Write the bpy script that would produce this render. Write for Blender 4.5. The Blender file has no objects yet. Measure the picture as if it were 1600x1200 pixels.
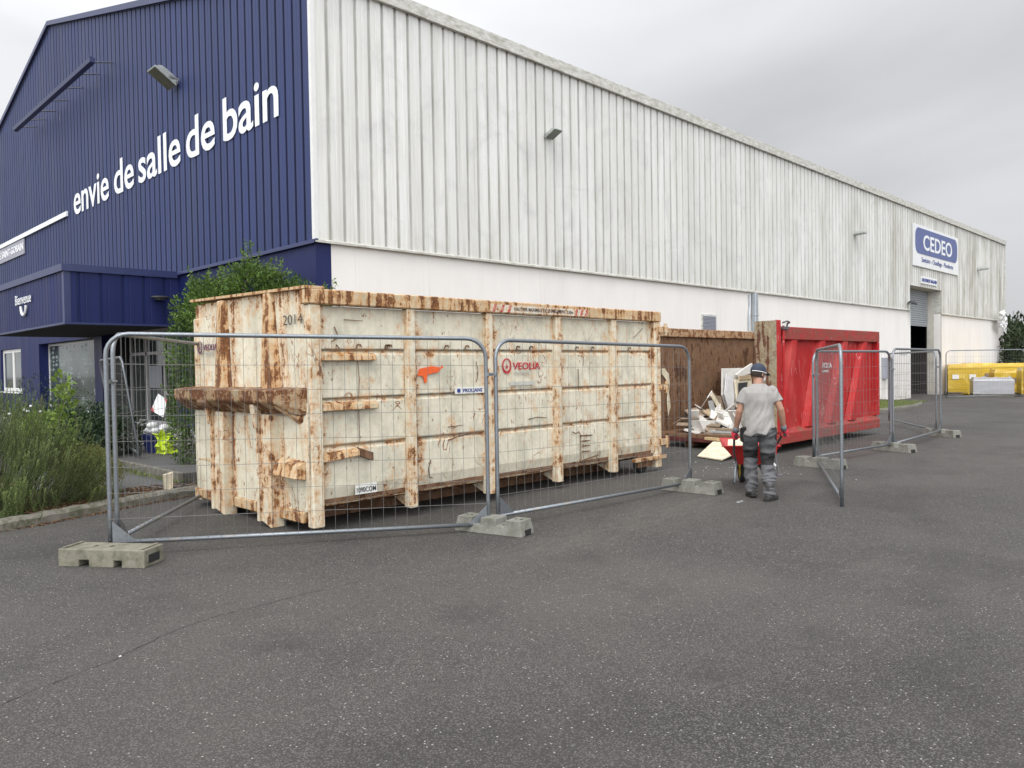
import bpy, bmesh, math, random
from mathutils import Vector, Matrix, Euler, noise
R = math.radians
rng = random.Random(7)
sc = bpy.context.scene
COL = sc.collection

# ------------------------------------------------------------------ camera
fw = Vector((1, 1, 0)).normalized(); wup = Vector((0, 0, 1)); rt = Vector((1, -1, 0)).normalized()
PITCH, ROLL = R(1.24), 0.0165
fwd = fw*math.cos(PITCH) - wup*math.sin(PITCH)
u0 = wup*math.cos(PITCH) + fw*math.sin(PITCH)
cr = rt*math.cos(ROLL) - u0*math.sin(ROLL)
cu = u0*math.cos(ROLL) + rt*math.sin(ROLL)
cam = bpy.data.cameras.new('camera'); camo = bpy.data.objects.new('camera', cam); COL.objects.link(camo)
m = Matrix((cr, cu, -fwd)).transposed().to_4x4(); m.translation = Vector((0, 0, 1.7))
camo.matrix_world = m
cam.sensor_width = 36; cam.lens = 1210/1600*36; cam.clip_start = .05; cam.clip_end = 3000
sc.camera = camo

# ------------------------------------------------------------------ world, sun, exposure
SUN_EL, SUN_AZ = R(58), R(205)      # azimuth measured from +X, anticlockwise
w = bpy.data.worlds.new('World'); sc.world = w; w.use_nodes = True
nt = w.node_tree; nt.nodes.clear()
def wn(t, **k):
    n = nt.nodes.new(t)
    for a, b in k.items(): setattr(n, a, b)
    return n
L = nt.links.new
tc = wn('ShaderNodeTexCoord')
sky = wn('ShaderNodeTexSky', sky_type='NISHITA', sun_disc=False, sun_elevation=SUN_EL, sun_rotation=R(90)-SUN_AZ, air_density=1.5, dust_density=4)
bgs = wn('ShaderNodeBackground'); bgs.inputs[1].default_value = .05; L(sky.outputs[0], bgs.inputs[0])
def wm(op, a, b=None, c=None):
    n = wn('ShaderNodeMath', operation=op)
    for i, v in enumerate((a, b, c)):
        if v is None: continue
        if isinstance(v, (int, float)): n.inputs[i].default_value = v
        else: L(v, n.inputs[i])
    return n.outputs[0]
def wdot(v):
    n = wn('ShaderNodeVectorMath', operation='DOT_PRODUCT'); L(tc.outputs['Generated'], n.inputs[0]); n.inputs[1].default_value = v
    return n.outputs['Value']
zz = wdot((0, 0, 1)); back = wdot((-.707, -.707, 0)); right = wdot((.707, -.707, 0))
mp = wn('ShaderNodeMapping'); mp.inputs['Scale'].default_value = (1, 1, 2.6); L(tc.outputs['Generated'], mp.inputs[0])
nz = wn('ShaderNodeTexNoise'); nz.inputs['Scale'].default_value = 1.7; nz.inputs['Detail'].default_value = 5; nz.inputs['Roughness'].default_value = .42; nz.inputs['Distortion'].default_value = .35
L(mp.outputs[0], nz.inputs['Vector'])
lum = wm('ADD', .56, wm('MULTIPLY', wm('POWER', wm('MAXIMUM', zz, 0), 1.6), 1.25))
lum = wm('ADD', lum, wm('MULTIPLY', wm('MAXIMUM', back, 0), 1.75))
lum = wm('ADD', lum, wm('MULTIPLY', right, -.13))
lum = wm('MULTIPLY', lum, wm('ADD', .41, wm('MULTIPLY', nz.outputs[0], 1.20)))
lum = wm('MULTIPLY', lum, wm('ADD', .25, wm('MULTIPLY', .75, wm('GREATER_THAN', zz, -.02))))
cc = wn('ShaderNodeCombineColor')
L(wm('MULTIPLY', lum, .975), cc.inputs[0]); L(wm('MULTIPLY', lum, .99), cc.inputs[1]); L(wm('MULTIPLY', lum, 1.02), cc.inputs[2])
bgc = wn('ShaderNodeBackground'); L(cc.outputs[0], bgc.inputs[0]); bgc.inputs[1].default_value = 1.0
mx = wn('ShaderNodeMixShader'); mx.inputs[0].default_value = .93; L(bgs.outputs[0], mx.inputs[1]); L(bgc.outputs[0], mx.inputs[2])
wo = wn('ShaderNodeOutputWorld'); L(mx.outputs[0], wo.inputs[0])
sl = bpy.data.lights.new('sun', 'SUN'); sl.energy = 1.1; sl.angle = R(28); sl.color = (1, .965, .92)
so = bpy.data.objects.new('sun', sl); COL.objects.link(so)
sd = Vector((math.cos(SUN_EL)*math.cos(SUN_AZ), math.cos(SUN_EL)*math.sin(SUN_AZ), math.sin(SUN_EL)))
so.rotation_euler = sd.to_track_quat('Z', 'Y').to_euler()
sc.view_settings.view_transform = 'Standard'; sc.view_settings.look = 'None'
sc.view_settings.exposure = 0.2; sc.view_settings.gamma = 1

# ------------------------------------------------------------------ node helper
class N:
    def __init__(s, name):
        s.m = bpy.data.materials.new(name); s.m.use_nodes = True
        s.t = s.m.node_tree; s.t.nodes.clear()
        s.out = s.t.nodes.new('ShaderNodeOutputMaterial'); s.b = s.t.nodes.new('ShaderNodeBsdfPrincipled')
        s.t.links.new(s.b.outputs[0], s.out.inputs[0])
        s.tc = s.t.nodes.new('ShaderNodeTexCoord'); s.obj = s.tc.outputs['Object']
        s.geo = s.t.nodes.new('ShaderNodeNewGeometry'); s.pos = s.geo.outputs['Position']
    def n(s, t, **k):
        x = s.t.nodes.new(t)
        for a, b in k.items(): setattr(x, a, b)
        return x
    def put(s, v, sock):
        if isinstance(v, (int, float)): sock.default_value = v
        elif isinstance(v, tuple):
            sock.default_value = (v + (1,)) if len(v) == 3 and sock.type == 'RGBA' else v
        else: s.t.links.new(v, sock)
    def math(s, op, a, b=None, c=None, clamp=False):
        x = s.n('ShaderNodeMath', operation=op, use_clamp=clamp)
        for i, v in enumerate((a, b, c)):
            if v is not None: s.put(v, x.inputs[i])
        return x.outputs[0]
    def map(s, vec, scale=(1, 1, 1), loc=(0, 0, 0), rot=(0, 0, 0)):
        x = s.n('ShaderNodeMapping'); s.put(vec, x.inputs[0]); x.inputs['Scale'].default_value = scale
        x.inputs['Location'].default_value = loc; x.inputs['Rotation'].default_value = rot
        return x.outputs[0]
    def noise(s, vec, scale=5., detail=4., rough=.55, dist=0.):
        x = s.n('ShaderNodeTexNoise'); s.put(vec, x.inputs['Vector'])
        x.inputs['Scale'].default_value = scale; x.inputs['Detail'].default_value = detail
        x.inputs['Roughness'].default_value = rough; x.inputs['Distortion'].default_value = dist
        return x.outputs[0]
    def voro(s, vec, scale=5., feature='F1', out='Distance', rand=1.):
        x = s.n('ShaderNodeTexVoronoi', feature=feature); s.put(vec, x.inputs['Vector']); x.inputs['Scale'].default_value = scale
        x.inputs['Randomness'].default_value = rand
        return x.outputs[out]
    def rng(s, v, a, b, c=0., d=1.):
        x = s.n('ShaderNodeMapRange', clamp=True); s.put(v, x.inputs[0])
        x.inputs[1].default_value = a; x.inputs[2].default_value = b; x.inputs[3].default_value = c; x.inputs[4].default_value = d
        return x.outputs[0]
    def mix(s, f, a, b, mode='MIX'):
        x = s.n('ShaderNodeMix', data_type='RGBA', blend_type=mode)
        s.put(f, x.inputs[0]); s.put(a, x.inputs[6]); s.put(b, x.inputs[7])
        return x.outputs[2]
    def sep(s, v):
        x = s.n('ShaderNodeSeparateXYZ'); s.put(v, x.inputs[0]); return x.outputs
    def bump(s, h, strength=.3, dist=.01, normal=None):
        x = s.n('ShaderNodeBump'); s.put(h, x.inputs['Height']); x.inputs['Strength'].default_value = strength; x.inputs['Distance'].default_value = dist
        if normal is not None: s.put(normal, x.inputs['Normal'])
        s.t.links.new(x.outputs[0], s.b.inputs['Normal']); return x.outputs[0]
    def fin(s, col=None, rough=.6, metal=0., spec=None):
        if col is not None: s.put(col, s.b.inputs['Base Color'])
        s.put(rough, s.b.inputs['Roughness']); s.put(metal, s.b.inputs['Metallic'])
        if spec is not None: s.b.inputs['Specular IOR Level'].default_value = spec
        return s.m
M = {}
def simple(name, col, rough=.6, metal=0., var=.12, scale=6., bump=0., spec=None):
    k = N(name); a = k.noise(k.obj, scale, 5); b = k.noise(k.obj, scale*7, 3)
    f = k.math('ADD', k.math('MULTIPLY', a, .7), k.math('MULTIPLY', b, .3))
    lo = tuple(c*(1-var*1.6) for c in col); hi = tuple(min(1, c*(1+var*1.2)) for c in col)
    c = k.mix(k.rng(f, .3, .7), lo, hi)
    if bump: k.bump(b, bump, .01)
    M[name] = k.fin(c, rough, metal, spec); return M[name]

# asphalt: dark binder, pale chips, faint stains, old tyre sweep and joint
k = N('asphalt')
v = k.voro(k.pos, 120, out='Color'); vs = k.sep(v)
vd = k.voro(k.pos, 120)
chip = k.math('MULTIPLY', k.math('GREATER_THAN', vs[0], .76), k.math('LESS_THAN', vd, .45))
chip2 = k.math('MULTIPLY', k.math('GREATER_THAN', k.sep(k.voro(k.pos, 62, out='Color'))[1], .955), k.math('LESS_THAN', k.voro(k.pos, 62), .30))
big = k.noise(k.pos, .22, 5, .6); mid = k.noise(k.pos, 1.3, 5, .6)
fine = k.noise(k.pos, 130, 3, .7)
cell = k.sep(k.voro(k.pos, 95, out='Color'))[2]; cd = k.voro(k.pos, 95)
base = k.mix(k.math('POWER', cell, 1.6), (.026, .025, .0235), (.142, .134, .125))
base = k.mix(k.rng(cd, .38, .62), base, (.018, .017, .016)); base = k.mix(k.rng(fine, .3, .7, .0, .5), base, (.075, .070, .065))
base = k.mix(k.rng(mid, .35, .7), base, k.mix(.30, base, (.085, .078, .071)))
base = k.mix(k.math('MULTIPLY', k.rng(big, .40, .62), .50), base, (.098, .090, .083))
base = k.mix(k.math('MULTIPLY', k.rng(k.noise(k.map(k.pos, (1, 1, 1), (7, 3, 0)), .5, 6, .65), .53, .66), .5), base, (.030, .028, .027))
base = k.mix(k.math('MULTIPLY', chip, k.rng(mid, .2, .8, .15, .5)), base, (.24, .23, .21))
base = k.mix(k.math('MULTIPLY', chip2, .8), base, (.40, .385, .35))
# pale dusty drag mark in front of the open skip
px = k.sep(k.pos)
dm = k.math('ABSOLUTE', k.math('SUBTRACT', px[1], k.math('ADD', 5.05, k.math('MULTIPLY', k.math('SINE', k.math('MULTIPLY', px[0], .8)), .12))))
dm = k.math('MULTIPLY', k.rng(dm, .0, .55, 1, 0), k.math('MULTIPLY', k.rng(px[0], 3.4, 5.2, 0, 1), k.rng(px[0], 9, 12, 1, 0)))
base = k.mix(k.math('MULTIPLY', k.math('MULTIPLY', dm, k.rng(k.noise(k.map(k.pos, (1.2, 5, 1)), 2.2, 5, .7), .4, .7)), .30), base, (.19, .165, .14))
db = k.math('MULTIPLY', k.rng(k.noise(k.pos, 9, 5, .8), .60, .70), k.math('MULTIPLY', k.rng(px[0], 9.5, 12, 0, 1), k.math('MULTIPLY', k.rng(px[0], 13, 15, 1, 0), k.rng(px[1], 4.2, 5.5, 0, 1))))
base = k.mix(k.math('MULTIPLY', db, .6), base, (.42, .39, .34))
base = k.mix(k.math('MULTIPLY', k.rng(k.noise(k.map(k.pos, (1, 1, 1), (31, 9, 0)), .95, 4, .55), .60, .72), .42), base, (.030, .028, .026))
tr_ = k.math('ABSOLUTE', k.math('SUBTRACT', k.math('ADD', px[1], k.math('MULTIPLY', px[0], -.32)), k.math('ADD', -.9, k.math('MULTIPLY', k.noise(k.pos, .12, 2), 1.6))))
base = k.mix(k.math('MULTIPLY', k.rng(tr_, .05, .30, 1, 0), k.rng(k.noise(k.pos, .8, 4, .6), .4, .7, 0, .40)), base, (.032, .030, .028))
hgt = k.math('ADD', k.math('MULTIPLY', vd, -.8), fine)
k.bump(hgt, .55, .006)
M['asphalt'] = k.fin(base, k.rng(mid, .3, .7, .72, .9), 0, .35)

k = N('asphalt_crack'); M['crack'] = k.fin(k.mix(k.rng(k.noise(k.pos, 14, 4), .4, .6), (.028, .026, .024), (.075, .07, .064)), .9)
k = N('path_asphalt'); f = k.noise(k.pos, 60, 4, .7); c = k.mix(f, (.05, .05, .052), (.14, .14, .14)); c = k.mix(k.rng(k.noise(k.pos, 1.4, 4), .4, .7), c, (.09, .085, .075)); k.bump(f, .4, .005); M['path'] = k.fin(c, .9)
def concrete(name, base, moss=0., scale=1., pits=.5):
    k = N(name); a = k.noise(k.pos, 5*scale, 6, .65); b = k.noise(k.pos, 60*scale, 4, .7)
    c = k.mix(a, tuple(x*.62 for x in base), tuple(min(1, x*1.25) for x in base))
    c = k.mix(k.math('MULTIPLY', k.rng(b, .35, .75), .35), c, tuple(x*.5 for x in base))
    if moss:
        c = k.mix(k.math('MULTIPLY', k.rng(k.noise(k.pos, 9, 5, .7), .45, .62), moss), c, (.075, .08, .045))
    k.bump(k.math('ADD', b, k.math('MULTIPLY', k.rng(k.voro(k.pos, 45), 0, .3), -pits)), .5, .006)
    M[name] = k.fin(c, .9)
concrete('concrete', (.235, .232, .205), .45); concrete('kerb_stone', (.215, .20, .17), .85, 1.0, 1.4); concrete('step_concrete', (.33, .32, .31), .1)
concrete('wet_block', (.235, .22, .17), .6)

k = N('soil'); c = k.mix(k.noise(k.pos, 14, 6, .7), (.035, .024, .015), (.16, .105, .06)); c = k.mix(k.rng(k.noise(k.pos, 3, 4), .5, .65), c, (.05, .065, .02)); k.bump(k.noise(k.pos, 40, 5), 1, .03); M['soil'] = k.fin(c, .95)
k = N('grass_ground'); c = k.mix(k.noise(k.pos, 5, 6, .7), (.05, .085, .02), (.20, .22, .07)); k.bump(k.noise(k.pos, 60, 4), 1, .03); M['grassg'] = k.fin(c, .95)

# galvanised tube
k = N('galvanised'); s1 = k.voro(k.obj, 55, out='Color'); a = k.noise(k.obj, 3, 4); g = k.noise(k.map(k.obj, (1, 1, .25)), 22, 4, .7)
c = k.mix(k.math('MULTIPLY', k.sep(s1)[0], .35), (.22, .24, .26), (.32, .34, .36)); c = k.mix(k.rng(g, .55, .72, 0, .5), c, (.24, .24, .235))
c = k.mix(k.rng(a, .62, .7, 0, .5), c, (.34, .27, .20))
M['galv'] = k.fin(c, k.rng(g, .3, .7, .34, .55), .78)
simple('galv_wire', (.17, .17, .165), .5, .35, .1)
simple('steel_dark', (.13, .13, .135), .5, .4)

# blue ribbed cladding
def bluemat(name, base, hi):
    k = N(name); st = k.noise(k.map(k.pos, (1.1, 1.1, .10)), 2.2, 5, .6); f2 = k.noise(k.pos, .35, 4); fine = k.noise(k.map(k.pos, (18, 18, .5)), 1, 4, .7)
    c = k.mix(k.rng(st, .35, .7), base, hi); c = k.mix(k.rng(f2, .35, .7, 0, .4), c, tuple(x*.72 for x in base))
    c = k.mix(k.rng(fine, .58, .8, 0, .25), c, tuple(min(1, x*1.9+.02) for x in hi))
    if name == 'blue_cladding':
        fr = k.math('FRACT', k.math('DIVIDE', k.math('SUBTRACT', k.sep(k.pos)[1], 12.06+.235), .30)); c = k.mix(k.math('MULTIPLY', k.math('LESS_THAN', fr, .245), .75), c, (.008, .009, .028))  # rib grooves painted near-black: their shade and grime put into the colour
    wn_ = k.n('ShaderNodeTexWhiteNoise', noise_dimensions='1D'); k.put(k.math('FLOOR', k.math('DIVIDE', k.math('ADD', k.sep(k.pos)[1], k.sep(k.pos)[0]), .90)), wn_.inputs['W'])
    c = k.mix(k.math('MULTIPLY', wn_.outputs['Value'], .30), c, tuple(x*.6 for x in base))
    sp = k.noise(k.map(k.pos, (1, 1, .35)), 7, 3, .6, .6)
    c = k.mix(k.math('MULTIPLY', k.rng(sp, .775, .79), .7), c, (.5, .5, .5))
    M[name] = k.fin(c, k.rng(st, .3, .7, .45, .6), 0, .38)
bluemat('blue_cladding', (.018, .032, .112), (.029, .047, .152))  # canopy's blue paint with the sky reflection mixed into the colour
bluemat('blue_render', (.004, .010, .072), (.007, .015, .095))
bluemat('blue_canopy', (.006, .013, .080), (.011, .020, .11))
simple('blue_trim', (.030, .040, .115), .4, .0, .1)

# white ribbed cladding with vertical dirt and, to the far end, brown moss
k = N('white_cladding'); p = k.sep(k.pos)
st = k.noise(k.map(k.pos, (1.7, 1, .09)), 3.2, 6, .65, .2); st2 = k.noise(k.map(k.pos, (9, 1, .22)), 1.1, 5, .65); sm = k.noise(k.pos, 1.1, 6, .65, .8); bg = k.noise(k.map(k.pos, (.16, 1, .3)), 1, 3)
c = k.mix(k.rng(st, .30, .72), (.80, .80, .775), (.64, .635, .60))
c = k.mix(k.rng(sm, .50, .72, 0, .55), c, (.52, .52, .515))
c = k.mix(k.rng(st2, .54, .78, 0, .62), c, (.42, .415, .36))
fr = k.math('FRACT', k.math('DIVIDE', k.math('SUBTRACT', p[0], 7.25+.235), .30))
grv = k.math('MULTIPLY', k.math('LESS_THAN', fr, .24), k.rng(k.noise(k.map(k.pos, (3, 1, .3)), 2, 4, .7), .35, .65, .10, .62)); c = k.mix(k.math('MULTIPLY', grv, k.rng(p[0], 8, 37.4, 1, .75)), c, (.30, .295, .265))  # groove shade and patchy dirt painted in as darker bands
wn_ = k.n('ShaderNodeTexWhiteNoise', noise_dimensions='1D'); k.put(k.math('FLOOR', k.math('DIVIDE', k.math('SUBTRACT', p[0], 7.54), .90)), wn_.inputs['W']); c = k.mix(k.math('MULTIPLY', wn_.outputs['Value'], .20), c, (.50, .50, .47))
farm = k.rng(p[0], 16, 48, 0.10, 1)
farf = k.math('MULTIPLY', farm, k.rng(k.noise(k.map(k.pos, (.8, 1, .16)), 1.5, 6, .7), .42, .68))
c = k.mix(k.math('MULTIPLY', farf, .92), c, (.27, .255, .19))
low = k.math('MULTIPLY', k.rng(p[2], 4.0, 4.55, 1, 0), k.rng(st2, .42, .72))
c = k.mix(k.math('MULTIPLY', low, .5), c, (.36, .355, .27))
vein = k.math('MULTIPLY', k.rng(k.math('ABSOLUTE', k.math('SUBTRACT', k.noise(k.map(k.pos, (1, 1, .5)), 1.8, 4, .6, 1.2), .5)), .0, .02, 1, 0), k.rng(k.noise(k.pos, .8, 2), .55, .7))
c = k.mix(k.math('MULTIPLY', vein, .22), c, (.42, .43, .42))
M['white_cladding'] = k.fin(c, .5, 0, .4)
k = N('white_trim'); c = k.mix(k.rng(k.noise(k.map(k.pos, (2, 1, 6)), 2, 6, .75), .35, .7), (.66, .655, .62), (.30, .29, .23)); M['white_trim'] = k.fin(c, .6)
# rendered lower wall
k = N('white_render'); p = k.sep(k.pos)
a = k.noise(k.map(k.pos, (1.3, 1, .5)), 1.2, 5, .6); s2 = k.noise(k.map(k.pos, (5, 1, .16)), 1.4, 5, .65)
c = k.mix(k.rng(a, .35, .7), (.80, .77, .735), (.74, .71, .68)); c = k.mix(k.rng(s2, .60, .80, 0, .45), c, (.52, .49, .42))
lowd = k.math('MULTIPLY', k.rng(p[2], .1, 1.9, 1, 0), k.rng(k.noise(k.map(k.pos, (1.5, 1, .6)), 2, 6, .7), .42, .62))
c = k.mix(k.math('MULTIPLY', lowd, .65), c, (.38, .35, .27))
jt = k.math('ABSOLUTE', k.math('SUBTRACT', k.math('FRACT', k.math('DIVIDE', k.math('ADD', p[0], .35), 2.4)), .5))
c = k.mix(k.math('MULTIPLY', k.rng(jt, .002, .004, .5, 0), k.rng(k.noise(k.pos, .5, 2), .45, .6)), c, (.50, .47, .44))
M['white_render'] = k.fin(c, .85)
simple('jamb_concrete', (.58, .55, .48), .85, 0, .15, 2)
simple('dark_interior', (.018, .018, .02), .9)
simple('roof_sheet', (.35, .35, .34), .8)
simple('shutter_grey', (.34, .37, .40), .45, .2, .06, 1)
simple('white_pvc', (.72, .72, .70), .35, 0, .05, 2)
simple('grey_frame', (.52, .50, .50), .5, 0, .06, 2)
simple('sign_white', (.76, .77, .77), .45, 0, .05, 1)
simple('sign_blue', (.095, .125, .29), .45, 0, .06, 1)
simple('letter_white', (.80, .82, .83), .4, 0, .04, 1)
simple('plate_grey', (.30, .31, .36), .5, 0, .05, 1)
simple('lamp_housing', (.42, .44, .42), .5, .3, .15, 14)
simple('lamp_black', (.03, .03, .032), .5)
simple('downpipe_zinc', (.50, .54, .57), .4, .6, .1)
k = N('lamp_lens'); M['lens'] = k.fin(k.mix(k.noise(k.obj, 5, 3), (.05, .06, .045), (.16, .18, .14)), .12, 0, .8)
k = N('window_glass'); p = k.map(k.pos, (1, 1, 1)); c = k.mix(k.rng(k.noise(p, .8, 4, .6), .4, .65), (.035, .045, .04), (.12, .135, .13)); M['glass'] = k.fin(c, .06, 0, .9)
k = N('frosted_film'); sp = k.sep(k.pos)
br = k.n('ShaderNodeTexBrick'); 
cmb = k.n('ShaderNodeCombineXYZ'); k.put(k.math('MULTIPLY', sp[1], 1.0), cmb.inputs[0]); k.put(sp[2], cmb.inputs[1])
vv = k.voro(k.map(cmb.outputs[0], (2.6, 7.5, 1)), 1.0, rand=.45); vc = k.sep(k.voro(k.map(cmb.outputs[0], (2.6, 7.5, 1)), 1.0, out='Color', rand=.45))
msk = k.math('MULTIPLY', k.math('LESS_THAN', vv, .42), k.rng(k.noise(k.pos, .55, 3), .46, .5))
msk = k.math('MULTIPLY', msk, k.math('GREATER_THAN', vc[0], .25))
c = k.mix(k.rng(k.noise(k.pos, .7, 4, .6), .4, .65), (.030, .042, .036), (.085, .105, .095)); c = k.mix(msk, c, (.20, .235, .23)); M['film'] = k.fin(c, k.mix(msk, (.08, .08, .08), (.5, .5, .5)), 0, .7)

# ---- rusty paint family ---------------------------------------------------
def rusty(name, paint, paint2, amount, streak=.5, lich=.3, seams=None, cols=None, yc=None, ztop=None, scr=.6, dark=(.070, .034, .020), mid=(.235, .092, .034), light=(.58, .29, .095), rough=.62, sc_=1.):
    k = N(name); o = k.obj; p = k.sep(o)
    n1 = k.noise(o, 3.4*sc_, 7, .70, .3); n2 = k.noise(o, 9*sc_, 6, .7, .2); n3 = k.noise(o, 34*sc_, 4, .7)
    stv = k.noise(k.map(o, (7, 7, .55)), 1.0*sc_, 6, .7, .25)
    base = k.mix(k.rng(n2, .35, .68), paint, paint2)
    li = k.noise(k.map(o, (1.2, 1.2, .7)), 3.0, 7, .72)
    base = k.mix(k.math('MULTIPLY', k.rng(li, .46, .62), lich), base, (.30, .30, .235))
    vs_ = k.noise(k.map(o, (16, 16, .7)), 1, 5, .7)
    base = k.mix(k.math('MULTIPLY', k.rng(vs_, .52, .75), .35), base, tuple(x*.62 for x in paint2))
    f = k.math('ADD', k.math('MULTIPLY', n1, .45), k.math('ADD', k.math('MULTIPLY', n2, .30), k.math('MULTIPLY', stv, streak*.5)))
    tot = .45+.30+streak*.5
    f = k.math('DIVIDE', f, tot); f = k.math('ADD', k.math('MULTIPLY', k.math('SUBTRACT', f, .5), 1.25), .5)
    extra = None
    def near(sock, vals, wd):
        best = None
        for v in vals:
            d = k.math('ABSOLUTE', k.math('SUBTRACT', sock, v)); best = d if best is None else k.math('MINIMUM', best, d)
        return k.rng(best, 0, wd, 1, 0)
    if cols: extra = k.math('MULTIPLY', near(p[0], cols, .12), .135)
    if seams:
        e2 = k.math('MULTIPLY', near(p[2], seams, .10), .11); extra = e2 if extra is None else k.math('MAXIMUM', extra, e2)
    if seams:
        for sv in seams:
            dz_ = k.math('ABSOLUTE', k.math('SUBTRACT', p[2], sv+.030)); base = k.mix(k.math('MULTIPLY', k.rng(dz_, .006, .020, 1, 0), k.rng(n2, .3, .6, .55, .95)), base, (.085, .075, .06))
    if yc:
        e3 = k.math('MULTIPLY', near(p[1], yc, .13), .145); extra = e3 if extra is None else k.math('MAXIMUM', extra, e3)
    if ztop:
        e4 = k.math('MULTIPLY', near(p[2], ztop, .42), .15); extra = e4 if extra is None else k.math('MAXIMUM', extra, e4)
    drip = k.noise(k.map(o, (26, 26, .9), (3, 5, 1)), 1, 4, .65)
    f = k.math('ADD', f, k.math('MULTIPLY', k.math('SUBTRACT', drip, .5), .10))
    if extra is not None: f = k.math('ADD', f, k.math('MULTIPLY', extra, k.rng(n3, .3, .6, .3, 1.3)))
    th = .66-.3*amount
    stain = k.rng(f, th-.085, th+.03)
    core = k.rng(f, th+.012, th+.055)
    c = k.mix(k.math('MULTIPLY', stain, .70), base, light)
    rc = k.mix(k.rng(n3, .38, .62), dark, mid); rc = k.mix(k.rng(n2, .56, .72, 0, .6), rc, light)
    c = k.mix(core, c, rc)
    # sparse thin scratches and short drips
    w1 = k.math('ABSOLUTE', k.math('SUBTRACT', k.noise(k.map(o, (1, 1, .55)), 2.6, 3, .5, 1.6), .5))
    sm = k.math('MULTIPLY', k.rng(w1, .004, .013, 1, 0), k.rng(k.noise(o, 1.9, 2, .5), .57, .61))
    w2 = k.math('ABSOLUTE', k.math('SUBTRACT', k.noise(k.map(o, (1.6, 1.6, .4), (4, 2, 9)), 4.2, 3, .5, 2.2), .5))
    sm2 = k.math('MULTIPLY', k.rng(w2, .004, .012, 1, 0), k.rng(k.noise(k.map(o, (1, 1, 1), (9, 1, 3)), 2.6, 2, .5), .58, .62))
    spots = k.rng(k.noise(k.map(o, (1, 1, .6)), 16, 2, .5), .70, .73)
    sm = k.math('MAXIMUM', k.math('MAXIMUM', sm, sm2), k.math('MULTIPLY', spots, .8))
    if name == 'rust_brown':
        fl = k.math('MULTIPLY', k.rng(k.noise(k.map(o, (3, 3, 1.6)), 7, 6, .8), .60, .66), k.rng(p[2], .8, 2.3, .15, 1)); c = k.mix(k.math('MULTIPLY', fl, .7), c, (.40, .32, .20))
    c = k.mix(k.math('MULTIPLY', sm, scr), c, mid)
    k.bump(k.math('ADD', k.math('MULTIPLY', core, -.5), k.math('MULTIPLY', n3, .5)), .35, .004)
    M[name] = k.fin(c, k.mix(core, (rough,)*3, (.9, .9, .9)), 0, .35)
    return M[name]
CR, CR2 = (.73, .675, .53), (.62, .57, .44)
COLS = (.02, .15, 1.26, 1.38, 2.50, 2.62, 3.81, 3.93, 5.06, 5.18, 6.08, 6.2)
rusty('cream_panel', (.74, .69, .555), (.62, .575, .45), .12, .5, .42, seams=(1.89, 1.37, .87), cols=COLS, scr=.95)
rusty('cream_rib', CR, CR2, .42, .8, .25, scr=.8, sc_=1.5)
rusty('worn_sticker', (.72, .68, .60), (.60, .54, .42), .40, .6, .1, sc_=3)
rusty('cream_top', (.62, .53, .37), (.44, .33, .20), .55, 1.6, .3, sc_=1.5, scr=.8)
rusty('cream_end', (.75, .69, .545), (.64, .59, .455), .17, 1.1, .32, scr=1., yc=(.02, .62, .98, 1.80, 2.16), ztop=(2.62,))
rusty('cream_leg', CR, CR2, .46, 1.0, .3, scr=.9, sc_=1.3)
rusty('cream_shelf', (.36, .30, .19), (.20, .14, .08), .66, .4, .6, sc_=1.6, light=(.33, .17, .07), mid=(.17, .065, .025), dark=(.06, .025, .012))
rusty('rust_brown', (.11, .052, .026), (.16, .085, .045), .50, 1.0, .12, light=(.25, .14, .075), mid=(.10, .045, .022), dark=(.045, .020, .011), sc_=.8)
rusty('rust_rail', (.42, .36, .24), (.26, .11, .05), .62, .5, .2, sc_=2, light=(.45, .25, .12))
rusty('door_patina', (.36, .32, .22), (.15, .10, .06), .47, 2.2, .5, sc_=1.3, light=(.30, .22, .13), mid=(.15, .06, .035), dark=(.07, .03, .02))
k = N('strip_red'); k.fin(k.mix(k.rng(k.noise(k.obj, 28, 4, .7), .45, .6), (.42, .04, .04), (.50, .33, .22)), .7); M['strip_red'] = k.m
k = N('red_paint'); o = k.obj; n1 = k.noise(o, 1.1, 6, .65); n2 = k.noise(k.map(o, (3, 3, .5)), 3, 6, .7)
c = k.mix(k.rng(n1, .35, .65), (.36, .012, .014), (.47, .022, .022)); c = k.mix(k.rng(n2, .54, .72, 0, .45), c, (.22, .02, .018)); 
c = k.mix(k.rng(k.noise(o, 2.0, 5, .7), .56, .7, 0, .35), c, (.48, .07, .06))
w1 = k.math('ABSOLUTE', k.math('SUBTRACT', k.noise(k.map(o, (1.5, 1, .25)), 3.2, 3, .5, 1.2), .5))
sm = k.math('MULTIPLY', k.rng(w1, .004, .012, 1, 0), k.rng(k.noise(o, 1.6, 2), .56, .60)); c = k.mix(k.math('MULTIPLY', sm, .7), c, (.72, .45, .42))
dz_ = k.sep(o)[2]; bd = k.math('MULTIPLY', k.rng(dz_, .35, 1.1, 1, 0), k.rng(k.noise(k.map(o, (1, 1, .6)), 5, 6, .75), .42, .62)); c = k.mix(k.math('MULTIPLY', bd, .45), c, (.20, .05, .035))
ru = k.rng(k.noise(o, 11, 5, .75), .67, .72); c = k.mix(ru, c, (.10, .04, .025))
fd = k.rng(k.noise(k.map(o, (1, 1, .5), (2, 7, 1)), 1.7, 5, .7), .50, .66); c = k.mix(k.math('MULTIPLY', fd, .28), c, (.58, .16, .13))
M['red_paint'] = k.fin(c, k.rng(n1, .3, .7, .48, .66), 0, .28)
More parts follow.
